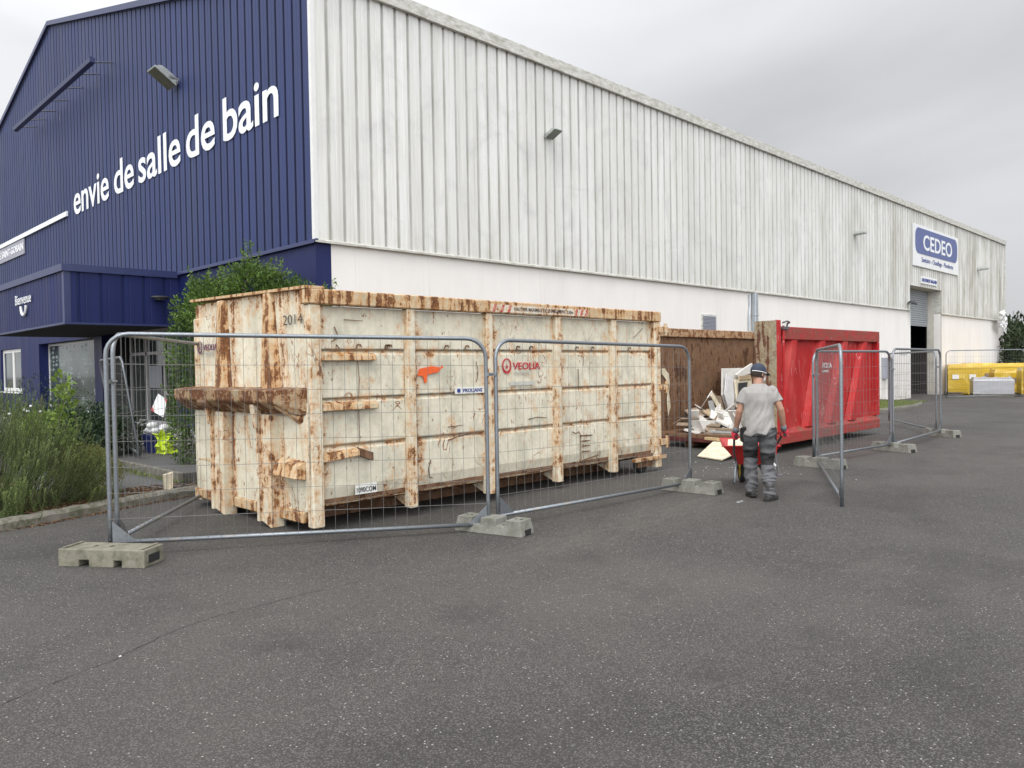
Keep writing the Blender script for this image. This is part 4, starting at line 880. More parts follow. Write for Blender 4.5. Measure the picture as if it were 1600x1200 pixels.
# pale scar on the rusty wall
b = MB(); yy = RYN+RW-.088; pts = [(12.9+1.0, 1.62), (14.02, 1.62), (14.08, 1.56), (14.17, 1.5), (14.19, 1.3), (14.16, 1.1), (14.22, .8), (14.12, .6), (14.08, .9), (14.1, 1.15), (14.08, 1.35), (13.98, 1.45), (13.9, 1.5)]
b.hexa([(x, yy, z) for x, z in pts], [(x, yy-.003, z) for x, z in pts]); b.build('paint_scar', 'board_cream', rs)
logo(rs, (15.56, RYN+.105, 1.50), (1, 0, 0), .26, 'letter_white', 'PROPRETE', 'letter_white', 3.4)

# ------------------------------------------------------------------ debris: each piece a thing
def piece(name, label, cat, pts, th, mat, nrm=(0, 1, .05), kink=0, group='scrap thrown in the red skip'):
    b = MB(); b.slab(pts, th, nrm)
    base = Vector((sum(p[0] for p in pts)/len(pts), sum(p[1] for p in pts)/len(pts), min(p[2] for p in pts)))
    o = base_at(b, name, mat, base); return tag(o, label, cat, group)
def Y(pts, y, lean=0.): # pts in (x,z); lean moves the lower edge towards the viewer
    zm = max(p[1] for p in pts); return [(x, y-lean*(zm-z), z) for x, z in pts]
piece('upright_board', 'tall white panel standing upright against the rusty inner wall', 'panel', Y([(16.11, 1.59), (17.36, 1.59), (17.1, 1.14), (16.68, .85), (16.17, .45), (15.96, .98)], 9.2, .12), .05, 'board_white')
piece('torn_plastic_sheet', 'torn white sheet hanging in front of the tall white panel', 'sheet', Y([(16.05, 1.47), (16.30, 1.40), (16.39, 1.2), (16.29, .99), (16.15, .8), (16.07, .42), (15.92, .45), (15.81, 1.01)], 9.08, .18), .02, 'bag_white')
piece('broken_window', 'broken cream frame around dark glass behind the workman', 'frame', Y([(16.29, 1.32), (17.04, 1.32), (16.88, .97), (16.5, .90), (16.16, .70)], 8.98, .2), .05, 'board_cream')
piece('dark_glass_scrap', 'dark pane left inside the broken cream frame', 'glass', Y([(16.33, 1.25), (16.75, 1.26), (16.65, 1.12), (16.4, 1.0), (16.21, .86)], 8.93, .2), .02, 'board_dark')
piece('folded_board', 'pale folded board on the very top of the scrap heap', 'board', Y([(16.53, 1.44), (17.0, 1.60), (17.34, 1.70), (17.33, 1.47), (16.59, 1.38)], 9.12, .1), .04, 'board_white')
piece('cardboard_piece', 'brown cardboard flap above the broken cream frame', 'cardboard', Y([(16.44, 1.41), (16.99, 1.42), (16.99, 1.32), (16.42, 1.32)], 8.97, .1), .03, 'board_tan')
piece('broken_board', 'jagged brown broken board left of the white panel', 'board', Y([(15.1, 1.06), (15.22, 1.09), (15.33, 1.0), (15.51, .98), (15.61, .45), (15.43, .5), (15.25, .8)], 8.95, .2), .03, 'board_brown')
piece('pale_splinter', 'narrow pale splinter leaning left of the jagged board', 'splinter', Y([(15.02, 1.0), (15.13, 1.07), (15.5, .6), (15.4, .5)], 8.90, .2), .02, 'board_cream')
piece('grey_offcut', 'small grey upright offcut at the left of the heap', 'offcut', Y([(14.94, .89), (15.1, .90), (15.2, .50), (14.97, .48)], 8.88, .15), .03, 'board_grey')
piece('tan_board', 'tan plywood piece lying above the black sheet', 'board', [(14.71, 8.9, .69), (15.1, 8.95, .74), (15.33, 8.75, .62), (14.81, 8.65, .50)], .03, 'board_tan', (0, .3, -1))
piece('black_sheet', 'large black sheet sloping across the scrap heap', 'sheet', [(14.45, 8.7, .50), (15.29, 8.9, .70), (15.9, 8.8, .68), (15.3, 8.35, .50), (14.95, 8.3, .40)], .03, 'board_dark', (0, .3, -1))
piece('white_tray', 'white shallow box lying at the open left edge of the skip floor', 'box', Y([(13.78, .56), (14.6, .50), (14.58, .29), (13.88, .31)], 8.42, .25), .25, 'board_white', (.1, 1, 0))
piece('white_offcut', 'flat white offcut left of the shallow box', 'offcut', [(13.72, 8.75, .37), (14.2, 8.9, .38), (14.2, 8.5, .30), (13.8, 8.45, .30)], .03, 'board_white', (0, 0, -1))
for nm, lb, pts, m_ in (('white_plank', 'uppermost white plank right of the shallow box', [(14.7, 8.45, .62), (15.3, 8.6, .70), (15.34, 8.3, .60), (14.95, 8.2, .53)], 'board_white'),
                  ('bright_plank', 'bright square-ended white plank jutting towards the viewer', [(14.30, 8.35, .54), (14.65, 8.45, .60), (14.9, 8.3, .54), (14.36, 8.1, .42)], 'board_white'),
                  ('slanted_plank', 'slanted pale plank under the bright plank', [(14.26, 8.2, .36), (14.85, 8.4, .52), (14.95, 8.2, .46), (14.42, 8.0, .34)], 'board_white'),
                  ('grey_sheet', 'dark grey sheet wedged between the white planks', [(14.35, 8.3, .42), (15.2, 8.5, .60), (15.4, 8.2, .50), (14.5, 7.95, .34)], 'board_dark'),
                  ('low_plank', 'thin cream plank low in the heap beside the workman', [(14.43, 8.0, .40), (15.2, 8.15, .42), (15.2, 7.95, .38), (14.5, 7.85, .36)], 'board_cream')):
    piece(nm, lb, 'plank', pts, .035, m_, (0, .3, -1))
for i in range(3):
    b = MB(); z = .30+i*.035; b.hexa([(13.60, 8.35-i*.12, z), (13.60+.02, 8.30-i*.12, z), (13.9+i*.2, 7.05, z-.005), (13.86+i*.2, 7.05, z-.005)], [(13.60, 8.35-i*.12, z+.03), (13.62, 8.30-i*.12, z+.03), (13.9+i*.2, 7.05, z+.025), (13.86+i*.2, 7.05, z+.025)])
for i, (m_, lb) in enumerate((('board_brown', 'lowest brown slat stacked along the open floor edge'), ('board_grey', 'grey slat lying second in the stack along the open floor edge'), ('board_brown', 'top brown slat of the stack along the open floor edge'))):
    b = MB(); z = .288+i*.042; xo = i*.05
    b.hexa([(13.66+xo, 8.25-i*.1, z), (13.90+xo, 8.25-i*.1, z), (14.0+xo, 6.95, z), (13.76+xo, 6.95, z)], [(13.66+xo, 8.25-i*.1, z+.036), (13.90+xo, 8.25-i*.1, z+.036), (14.0+xo, 6.95, z+.036), (13.76+xo, 6.95, z+.036)])
    o = base_at(b, 'slat', m_, (13.8, 7.6, z)); tag(o, lb, 'slat', 'slats stacked at the skip edge')
b = MB(); rr = random.Random(5)
for i in range(26):
    x = rr.uniform(14.0, 16.8); y = rr.uniform(7.3, 9.2); hz = .30+max(0, (y-7.6))*.28*rr.uniform(.3, 1)
    a = rr.uniform(0, 6.28); l = rr.uniform(.2, .5); w_ = rr.uniform(.04, .16); mt = Matrix.Translation((x, y, hz)) @ Euler((rr.uniform(-.5, .5), rr.uniform(-.5, .5), a)).to_matrix().to_4x4()
    b.box(-l, l, -w_, w_, -.012, .012, mt)
b2 = MB()
for i in range(44):
    x = rr.uniform(14.1, 17.0); y = rr.uniform(7.5, 9.25); hz = .32+max(0, (y-7.5))*.42*rr.uniform(.2, 1)
    l = rr.uniform(.10, .42); w_ = rr.uniform(.05, .22); mt = Matrix.Translation((x, y, hz)) @ Euler((rr.uniform(-.9, .9), rr.uniform(-.9, .9), rr.uniform(0, 6.28))).to_matrix().to_4x4()
    b2.box(-l, l, -w_, w_, -.010, .010, mt)
tag(base_at(b2, 'board_rubble', 'board_white', (15, 8.3, .28)), 'tangle of small broken white board pieces filling the scrap heap', 'rubble', kind='stuff')
tag(base_at(b, 'rubble', 'board_brown', (15, 8.3, .28)), 'mixed small brown rubble packed under the larger scrap pieces', 'rubble', kind='stuff')
piece('plasterboard_sheet', 'cream board lying on the asphalt against the skip floor', 'board', [(12.31, 7.57, .015), (12.07, 6.94, .015), (12.64, 6.95, .10), (13.45, 7.2, .20), (13.5, 7.9, .20)], .02, 'board_cream', (0, 0, 1), group=None)
b = MB(); b.hexa([(13.35, 8.05, .22), (13.43, 8.05, .22), (13.33, 6.75, .20), (13.25, 6.75, .20)], [(13.35, 8.05, .27), (13.43, 8.05, .27), (13.33, 6.75, .25), (13.25, 6.75, .25)]); tag(base_at(b, 'wooden_batten', 'batten_wood', (13.3, 7.4, .2)), 'pale wooden batten on top of the leaning cream board', 'batten')
b = MB()
for i in range(60):
    x, y = rr.gauss(11.5, .9), rr.gauss(6.3, .6); s_ = rr.uniform(.003, .011); mt = Matrix.Translation((x, y, .008)) @ Euler((0, 0, rr.uniform(0, 6))).to_matrix().to_4x4(); b.box(-s_, s_, -s_*.6, s_*.6, -.006, .004, mt)
for x, y in ((8.6, 4.72), (8.63, 4.73)): b.box(x, x+.10, y, y+.03, .001, .008)
tag(b.build('crumbs', 'board_grey'), 'pale crumbs of debris scattered on the asphalt near the skips', 'crumbs', kind='stuff')
for (x, y), lb in (((11.30, 4.35), 'tiny white scrap on the asphalt inside the swung fence panel'), ((1.57, 4.93), 'tiny white scrap on the asphalt in the left foreground')):
    b = MB().hexa([(x, y, .004), (x+.018, y+.004, .004), (x+.016, y+.018, .004), (x+.0, y+.012, .004)], [(x, y, .009), (x+.014, y+.004, .008), (x+.013, y+.013, .010), (x+.0, y+.010, .009)]); tag(base_at(b, 'paper_scrap', 'bag_white', (x, y, 0)), lb, 'scrap')

# ------------------------------------------------------------------ site fence panels
def panel(p0, p1, zb, zt, label, gussets=True, mesh=True, cl=None, brace=False, lean=(0, 0), posts=(0, 0), dz=0., name='mesh_fence'):
    a = Vector((p0[0], p0[1], 0)); c = Vector((p1[0], p1[1], 0)); Ln = (c-a).length; ang = math.atan2(c.y-a.y, c.x-a.x)
    t = thing(name, label, 'fence', (a.x, a.y, 0), ang, 'temporary mesh fences')
    r = .021; H = zt; rc = .20; zr = zb+.04
    def LZ(x, z): return Vector((x, lean[0]*z, z+dz*x/Ln))
    pts = [LZ(0, zb-posts[0]), LZ(0, zb+.3), LZ(0, H-rc)]
    for i in range(1, 7): th_ = R(90*i/6); pts.append(LZ(rc-rc*math.cos(th_), H-rc+rc*math.sin(th_)))
    pts.append(LZ(Ln*.3, H)); pts.append(LZ(Ln*.7, H))
    for i in range(0, 7): th_ = R(90*i/6); pts.append(LZ(Ln-rc+rc*math.sin(th_), H-rc+rc*math.cos(th_)))
    pts += [LZ(Ln, zb+.3), LZ(Ln, zb-posts[1])]
    b = MB().tube(pts, r, 12); b.tube([LZ(.02, zr), LZ(Ln-.02, zr)], r, 12); f = b.build('frame', 'galv', t, local=True, smooth=True)
    b = MB(); y = 0
    nvw = int(round((Ln-.08)/.118)); 
    for i in range(1, nvw):
        x = .02+(Ln-.04)*i/nvw; top = H
        if x < rc: top = H-rc+math.sqrt(max(0, rc*rc-(rc-x)**2))
        if x > Ln-rc: top = H-rc+math.sqrt(max(0, rc*rc-(x-(Ln-rc))**2))
        b.tube([LZ(x, zr-.03)+Vector((0, -.018, 0)), LZ(x, top+.012)+Vector((0, -.018, 0))], .0019, 4, False)
    z = zr+.06; nh = 7
    for i in range(nh):
        z = zr+.22+(H-.28-zr-.22)*i/(nh-1); wob = .006*math.sin(i*3)
        b.tube([LZ(-.0, z)+Vector((0, -.021, 0)), LZ(Ln*.33, z+wob)+Vector((0, -.021, 0)), LZ(Ln*.66, z-wob)+Vector((0, -.021, 0)), LZ(Ln, z)+Vector((0, -.021, 0))], .0021, 4, False)
    b.build('wire_mesh', 'galv_wire', t, local=True)
    if gussets:
        for x0, sg in ((.02, 1), (Ln-.02, -1)):
            b = MB(); P_ = [LZ(x0, zr), LZ(x0+sg*.19, zr), LZ(x0+sg*.19, zr+.02), LZ(x0, zr+.20)]; P_ = [p+Vector((0, -.012, 0)) for p in P_]; b.hexa(P_, [p+Vector((0, -.005, 0)) for p in P_]); 
            b.ball((x0+sg*.0-sg*.02, -.024, zr+.03), .006, .006, .006, 6, 4); b.ball((x0-sg*.02, -.024, zr+.15), .006, .006, .006, 6, 4)
            b.build('corner_gusset', 'galv', t, local=True)
    return t
def clamp(x, y, z, ang, label):
    t = thing('fence_clamp', label, 'clamp', (x, y, z), ang, 'clamps joining the fence panels')
    b = MB().lathe([(.024, -.016), (.031, -.016), (.031, .016), (.024, .016)], (-.045, 0, 0), 'z', 14); b.build('ring', 'galv', t, local=True)
    b = MB().lathe([(.024, -.016), (.031, -.016), (.031, .016), (.024, .016)], (.045, 0, 0), 'z', 14); b.build('ring', 'galv', t, local=True)
    MB().box(-.02, .02, -.02, .012, -.016, .016).tube([(0, -.07, 0), (0, .05, 0)], .007, 6).build('bolt', 'galv', t, local=True); return t
pL, pC, pC2, pR = (2.40, 7.68), (5.50, 5.88), (5.62, 5.86), (9.15, 5.74)
panel(pL, pC, .10, 2.07, 'fence panel in front of the left end of the cream skip', dz=-.07)
panel(pC2, pR, .10, 1.99, 'fence panel in front of the right end of the cream skip', dz=-.05)
panel((2.50, 7.80), (4.75, 10.55), .10, 2.08, 'fence panel running back from the far left post beside the cream skip', dz=-.02)
clamp(5.56, 5.87, 1.63, R(-10), 'clamp joining the two panels in front of the cream skip')
clamp(2.45, 7.75, 1.63, R(50), 'clamp on the far left fence corner')
panel((5.55, 17.2), (4.85, 13.8), .3, 1.98, 'fence panel leaning near the shop entrance behind the bushes', lean=(-.14, 0))
pA, pB, pD = (12.62, 5.55), (15.35, 5.27), (18.95, 5.45)
panel(pA, pB, .09, 1.88, 'fence panel just right of the red skip logo, nearest of the row', dz=0)
panel((pB[0]+.12, pB[1]), pD, .09, 1.93, 'second fence panel of the row to the right of the red skip')
panel((12.52, 5.45), (9.12, 3.68), .05, 1.90, 'fence panel swung open towards the viewer beside the red skip', posts=(0, .05))
panel((pD[0]+.05, pD[1]+.10), (22.0, 7.6), .09, 1.9, 'fence panel running back behind the red skip from the last block')
panel((38.2, 10.75), (40.66, 8.27), .03, 2.12, 'distant fence panel in front of the yellow pallets', gussets=False)
clamp(15.41, 5.27, 1.55, 0, 'clamp between the two right-hand fence panels'); clamp(12.57, 5.5, 1.5, R(30), 'clamp holding the swung fence panel'); clamp(18.99, 5.5, 1.55, R(30), 'clamp on the last right-hand fence post')

# ------------------------------------------------------------------ concrete fence feet
def foot(x, y, ang, label, flip=False, mat='concrete', Lh=.41, W=.13, H=.135):
    b = MB(); 
    # side profile along local x
    prof = [(-Lh, 0), (Lh, 0), (Lh-.03, H+.02), (Lh-.20, H+.02), (Lh-.22, H-.045), (.10, H-.045), (.09, H+.025), (-.09, H+.025), (-.10, H-.045), (-Lh+.22, H-.045), (-Lh+.20, H+.02), (-Lh+.03, H+.02)]
    if flip:
        prof = [(-Lh, 0), (-Lh+.2, 0), (-Lh+.2, .06), (-.12, .06), (-.12, 0), (.12, 0), (.12, .06), (Lh-.22, .06), (Lh-.22, 0), (Lh, 0), (Lh, H+.02), (-Lh, H+.02)]
    def ring(w_, tz=0): return [(px_, w_ if (pz_ < .02 or flip) else w_*.86, pz_) for px_, pz_ in prof]
    b.add(ring(-W)+ring(W), []); n = len(prof)
    # caps as triangulated ngon via bmesh
    bm = bmesh.new(); A = [bm.verts.new(v) for v in ring(-W)]; B = [bm.verts.new(v) for v in ring(W)]
    fa = bm.faces.new(A); fb = bm.faces.new(list(reversed(B)))
    for i in range(n): bm.faces.new((A[i], B[i], B[(i+1) % n], A[(i+1) % n]))
    bmesh.ops.recalc_face_normals(bm, faces=bm.faces)
    bmesh.ops.triangulate(bm, faces=[fa, fb]); 
    me = bpy.data.meshes.new('fence_foot'); bm.to_mesh(me); bm.free(); me.materials.append(M[mat])
    t = thing('concrete_block', label, 'concrete block', (x, y, 0), ang, 'concrete feet of the fence')
    o = bpy.data.objects.new('block', me); COL.objects.link(o); o.parent = t
    bv = o.modifiers.new('b', 'BEVEL'); bv.width = .008; bv.segments = 2; bv.limit_method = 'ANGLE'
    b = MB()
    if flip:
        b.box(-Lh+.03, -Lh+.06, -W+.02, W-.02, H+.021, H+.032); b.box(Lh-.06, Lh-.03, -W+.02, W-.02, H+.021, H+.032); b.build('rim', mat, t, local=True)
        b = MB(); b.box(-.16, -.13, -.02, .02, H+.0205, H+.0225); b.box(.0, .03, -.02, .02, H+.0205, H+.0225); b.box(Lh-.005, Lh+.001, -.08, .08, .03, .105)
        b.build('socket', 'rubber_black', t, local=True)
    else:
        for x_ in (-.33, -.27, .27, .33): b.lathe([(0, 0), (.018, 0), (.018, .0015), (0, .0015)], (x_, 0, H+.0205), 'z', 10)
        for s_ in (-1, 1): b.box(min(s_*(Lh-.018), s_*(Lh+.0015)), max(s_*(Lh-.018), s_*(Lh+.0015)), -.055, .055, .004, .06)
        for x_ in (-.15, .15): b.box(x_-.02, x_+.02, -.05, .05, H-.0445, H-.0425)
        b.build('socket', 'rubber_black', t, local=True)
    return t
foot(2.33, 7.45, R(-54), 'concrete foot with open notches underneath at the far left post', True, 'wet_block', .42, .14)
foot(5.50, 5.80, R(-76), 'concrete foot below the joint of the two front panels')
foot(8.98, 5.62, R(-87), 'concrete foot at the right end of the front fence near the workman')
foot(12.35, 5.33, R(-97), 'concrete foot at the hinge of the swung fence panel')
foot(15.40, 5.24, R(-108), 'concrete foot in the middle of the right-hand fence row')
foot(18.98, 5.44, R(-114), 'concrete foot at the far end of the right-hand fence row')

# ------------------------------------------------------------------ pallets of wrapped goods
def pallet_stack(x, y, ang, w_, d_, h_, mat, label, lump=0., grp='wrapped pallets at the yard end'):
    t = thing('wrapped_pallet', label, 'pallet', (x, y, 0), ang, grp)
    b = MB()
    for q in (-.42, 0, .42): b.box(-w_/2, w_/2, q*d_-.05, q*d_+.05, 0, .09)
    b.box(-w_/2, w_/2, -d_/2, d_/2, .092, .12); b.build('pallet', 'wood_pallet', t, local=True)
    bm = bmesh.new(); bmesh.ops.create_grid(bm, x_segments=1, y_segments=1, size=1); bm.free()
    b = MB(); n = 9; rings = []
    for j in range(n+1):
        z = .125+(h_-.125)*j/n; ins = .0 if j < n else .05; row = []
        for k_, (sx, sy, ex, ey) in enumerate(((-1, -1, 1, -1), (1, -1, 1, 1), (1, 1, -1, 1), (-1, 1, -1, -1))):
            for i in range(6):
                u = i/6; px_ = (sx+(ex-sx)*u)*(w_/2-ins); py_ = (sy+(ey-sy)*u)*(d_/2-ins); wv = .015*noise.noise(Vector((px_*3+x, py_*3+y, z*4)))
                row.append((px_*(1+wv), py_*(1+wv), z+(lump*max(0, noise.noise(Vector((px_*2, py_*2, x))))*3 if j == n else 0)))
        rings.append(row)
    b.rings(rings); b.build('load', mat, t, local=True, smooth=False)
    b = MB(); b.box(-w_/2+.06, w_/2-.06, -d_/2+.06, d_/2-.06, h_-.03, h_+.02+lump*.3); b.build('top_wrap', mat, t, local=True, bevel=.015)
    if mat == 'yellow':
        b = MB()
        for q in (-.28, .22): b.box(q*w_-.14, q*w_+.14, -d_/2-.035, -d_/2-.025, h_*.52, h_*.52+.22)
        b.build('printed_label', 'sticker_white' if int(x*10) % 2 else 'board_brown', t, local=True)
    return t
pallet_stack(42.75, 11.25, R(-69), 1.45, 1.2, 1.47, 'yellow', 'tall yellow wrapped pallet nearest the dock door')
pallet_stack(40.95, 9.62, R(-69), 1.62, 1.15, .80, 'wrapw', 'low pallet in clear grey wrap in front of the yellow ones', .12)
pallet_stack(45.4, 11.3, R(-60), 1.3, 1.2, 1.50, 'yellow', 'yellow wrapped pallet behind the low grey one')
pallet_stack(43.2, 9.55, R(-65), 1.2, 1.1, 1.15, 'yellow', 'half height yellow pallet right behind the low grey one', .1)
pallet_stack(48.6, 10.9, R(-60), 2.2, 1.3, 1.46, 'yellow', 'wide yellow wrapped load before the dark bush')
pallet_stack(41.5, 7.95, R(-69), 1.4, 1.2, 1.3, 'yellow', 'yellow wrapped pallet at the right picture edge')
pallet_stack(46.8, 8.2, R(-60), 2.4, 1.3, 1.42, 'yellow', 'yellow wrapped load behind the pallet at the right edge')
b = MB()
for i in range(12): 
    b.add([(41.2+rr.uniform(0, .8), 10.6+rr.uniform(-.1, .5), rr.uniform(.0, .14)) for _ in range(3)], [(0, 1, 2)])
tag(base_at(b, 'loose_wrap', 'yellow', (41.6, 10.8, 0)), 'loose flap of yellow wrap on the ground under the tall yellow pallet', 'wrap')
b = MB()
for j in range(7):
    for i in range(9):
        u, v_ = i/8, j/6; b.v.append((51.3+1.5*u, 11.86-.25*abs(math.sin(i*1.7+j))-.1*v_, 3.55+1.0*v_*(1-abs(u-.45)*.9)+.16*noise.noise(Vector((i*.8, j*.9, 2)))-.3*u*(1-v_)))
b.f = [(j*9+i, j*9+i+1, (j+1)*9+i+1, (j+1)*9+i) for j in range(6) for i in range(8)]
#(white tarpaulin end of the wall)
tag(base_at(b, 'white_tarpaulin', 'bag_white', (52.0, 11.8, 3.5)), 'bunched white tarpaulin at the far corner of the warehouse wall', 'tarpaulin')
# ------------------------------------------------------------------ vegetation
def leaves(b, n, sampler, size, asp=.45, up=.3, seed=1, droop=0.):
    r_ = random.Random(seed)
    if b.tint is None: b.tint = []
    for _ in range(n):
        p, out, tv = sampler(r_)
        d = Vector((r_.gauss(0, 1), r_.gauss(0, 1), r_.gauss(0, 1))).normalized()*.8+out*.8+Vector((0, 0, up))
        d.normalize(); s_ = size*r_.uniform(.6, 1.3)
        sd_ = d.cross(Vector((r_.gauss(0, 1), r_.gauss(0, 1), r_.gauss(0, 1)))).normalized()
        nn = d.cross(sd_); tip = p+d*s_-Vector((0, 0, droop*s_)); mid = p+d*s_*.5; w_ = s_*asp*.5
        k0 = len(b.v); b.v += [tuple(p), tuple(mid+sd_*w_+nn*w_*.3), tuple(tip), tuple(mid-sd_*w_+nn*w_*.3)]
        b.f += [(k0, k0+1, k0+2), (k0, k0+2, k0+3)]; b.tint += [tv]*4
    return b
def blob_sampler(blobs, dens=1.6, seed=0, inner=.35, cut=-.26):
    wts = [bl[3]*bl[4]*bl[5] for bl in blobs]
    def f(r_):
        while True:
            bl = r_.choices(blobs, wts)[0]
            d = Vector((r_.gauss(0, 1), r_.gauss(0, 1), r_.gauss(0, 1))).normalized()
            rad = (1-r_.random()**2*(1-inner)) if r_.random() < .75 else r_.random()**.33
            rad *= 1+.28*noise.noise(d*2.2+Vector((bl[0], bl[1], bl[2]))*3)
            p = Vector((bl[0]+d.x*bl[3]*rad, bl[1]+d.y*bl[4]*rad, bl[2]+d.z*bl[5]*rad))
            if noise.noise(p*dens*1.6+Vector((seed, 0, 0))) < cut: continue
            if p.z < .1: continue
            tv = min(1, max(0, .45+.5*noise.noise(p*2.7+Vector((seed*3, 1, 2)))+r_.uniform(-.25, .3)))
            return p, d, tv
    return f
def shrub(name, label, cat, base, blobs, n, size, mat, stems=5, asp=.45, seed=1, dens=1.6, group=None, stem_r=.02, crown='foliage', sprigs=0):
    t = thing(name, label, cat, base, 0, group); b = MB(); b.tint = []
    leaves(b, n, blob_sampler(blobs, dens, seed), size, asp, .3, seed)
    r_ = random.Random(seed+50); sb = MB()
    for i in range(sprigs):
        bl = r_.choice(blobs); d = Vector((r_.gauss(0, 1), r_.gauss(0, 1), abs(r_.gauss(0, 1))+.7)).normalized(); p0 = Vector((bl[0]+d.x*bl[3]*.85, bl[1]+d.y*bl[4]*.85, bl[2]+d.z*bl[5]*.85)); ln = r_.uniform(.12, .32)
        sb.tube([p0, p0+d*ln*.5+Vector((0, 0, ln*.1)), p0+d*ln*.8+Vector((0, 0, ln*.3))], [.005, .004, .002], 4)
        for j in range(16):
            u = j/16; p = p0+d*ln*u+Vector((0, 0, ln*.3*u*u))
            def one(rx, p=p): return p, Vector((rx.gauss(0, .6), rx.gauss(0, .6), .3)), min(1, .7+rx.uniform(-.2, .3))
            leaves(b, 2, one, size*.9, asp, .2, seed*1000+i*20+j)
    b.build(crown, mat, t)
    for i in range(stems):
        bl = blobs[i % len(blobs)]; p0 = Vector(base)+Vector((r_.uniform(-.15, .15), r_.uniform(-.15, .15), 0)); p1 = Vector(bl[:3])+Vector((r_.uniform(-.2, .2), r_.uniform(-.2, .2), bl[5]*.5))
        sb.tube([p0, p0.lerp(p1, .45)+Vector((r_.uniform(-.1, .1), r_.uniform(-.1, .1), .1)), p1], [stem_r, stem_r*.7, stem_r*.3], 5)
    sb.build('stem', 'bark', t); return t
# tall privet behind the cream skip
shrub('shrub', 'tall bright green shrub rising behind the left end of the cream skip', 'shrub', (5.3, 12.1, .09),
      [(5.12, 12.42, 1.0, .34, .36, .95), (5.12, 12.42, 1.95, .36, .38, .75), (5.42, 12.4, 2.72, .48, .5, .50), (5.75, 12.6, 2.75, .6, .55, .45), (6.3, 12.55, 2.95, .62, .55, .58), (6.25, 12.5, 3.28, .26, .26, .30), (6.7, 12.25, 2.90, .50, .46, .50), (6.92, 11.8, 2.70, .44, .34, .46), (7.16, 11.6, 2.74, .26, .2, .26), (5.9, 12.6, 1.6, .8, .6, .9), (6.9, 12.1, 1.3, .6, .5, .9)],
      46000, .066, 'leaf_privet', 9, .42, 3, 1.9, sprigs=55)
# rosemary: upright needled shoots
def rosemary(base, cx_, cy_, rad, h, n, label, seed=4):
    t = thing('rosemary_bush', label, 'bush', base, 0, 'bushes in the planting bed'); r_ = random.Random(seed); b = MB(); b.tint = []; sb = MB()
    nb = max(10, n//15); br_ = []
    for _ in range(nb):
        a = r_.uniform(0, 6.283); q = math.sqrt(r_.random())*rad; br_.append((a, q, r_.uniform(.66, 1.1), r_.random()))
    for i in range(n):
        a0, q, hf, btv = br_[i % nb]; x0, y0 = cx_+q*math.cos(a0)*.85+r_.gauss(0, .085), cy_+q*math.sin(a0)*.85+r_.gauss(0, .085); a = a0
        hh = h*(1-.60*(q/rad)**2)*hf*r_.uniform(.70, 1.02); out = Vector((math.cos(a), math.sin(a), 0))*(q/rad)
        ln = r_.uniform(.30, .58); top = Vector((x0, y0, .1+hh))+out*.42+Vector((r_.gauss(0, .07), r_.gauss(0, .07), 0))
        st = top-Vector((0, 0, ln))-out*ln*r_.uniform(.5, 1.1)
        bow = out*ln*.25
        P_ = [st, st.lerp(top, .4)+bow*.6-Vector((0, 0, .03)), st.lerp(top, .75)+bow*.4, top]
        sb.tube(P_, [.004, .0035, .003, .0015], 3, False)
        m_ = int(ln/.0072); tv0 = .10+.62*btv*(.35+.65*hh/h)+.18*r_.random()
        for j in range(m_):
            u = (j+r_.random())/m_; s3 = u*3; ii = min(2, int(s3)); p = P_[ii].lerp(P_[ii+1], s3-ii); d = (P_[ii+1]-P_[ii]).normalized()
            ph = r_.uniform(0, 6.283); x_ = d.orthogonal().normalized(); y_ = d.cross(x_); rd = x_*math.cos(ph)+y_*math.sin(ph); nd = (rd+d*.42).normalized()
            l = .033*r_.uniform(.7, 1.15)*(1.15-.5*u); w_ = d.cross(rd).normalized()*.0034
            k0 = len(b.v); b.v += [tuple(p-w_), tuple(p+w_), tuple(p+nd*l)]; b.f.append((k0, k0+1, k0+2)); tv = min(1, max(0, tv0*.6+.72*u*u*u*u+r_.uniform(-.12, .12))); b.tint += [tv]*3
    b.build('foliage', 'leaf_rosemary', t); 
    for i in range(8):
        a = r_.uniform(0, 6.28); sb.tube([Vector(base)+Vector((.1*math.cos(a), .1*math.sin(a), 0)), (cx_+rad*.4*math.cos(a), cy_+rad*.4*math.sin(a), h*.5)], [.02, .008], 5)
    sb.build('stem', 'stem_green', t); return t
rosemary((2.15, 11.4, .09), 2.15, 11.4, 1.12, 1.50, 1250, 'big feathery rosemary bush at the left picture edge behind the kerb', 4)
rosemary((2.75, 10.78, .09), 2.75, 10.78, .40, .46, 170, 'low spiky rosemary clump in front of the rounded box bush', 8)
rosemary((2.05, 10.65, .09), 2.15, 10.7, .5, .55, 220, 'low rosemary clump spilling over the kerb at the left edge', 9)
shrub('box_bush', 'small rounded yellowish green bush beside the rosemary', 'bush', (3.22, 11.25, .09), [(3.22, 11.25, .42, .42, .42, .36), (3.45, 11.55, .36, .35, .35, .28)], 11000, .024, 'leaf_box', 4, .55, 11, 3, 'bushes in the planting bed')
shrub('laurel_hedge', 'dark glossy low hedge in front of the shop window', 'hedge', (4.4, 15.0, .1), [(3.7, 14.3, .62, .55, .7, .5), (4.3, 14.9, .68, .6, .7, .52), (4.75, 15.2, .62, .55, .6, .5), (4.0, 15.8, .7, .7, .7, .5), (5.1, 15.4, .55, .35, .4, .45)], 9000, .085, 'leaf_laurel', 6, .4, 13, 1.4, 'bushes in the planting bed')
shrub('climbing_plant', 'thin yellow green leafy stalk rising in front of the shop window', 'plant', (3.55, 13.3, .1), [(3.55, 13.3, 1.0, .13, .13, .55), (3.52, 13.25, 1.5, .10, .10, .22), (3.3, 13.5, .95, .25, .25, .18)], 420, .10, 'leaf_bright', 3, .6, 17, 1.2, stem_r=.008)
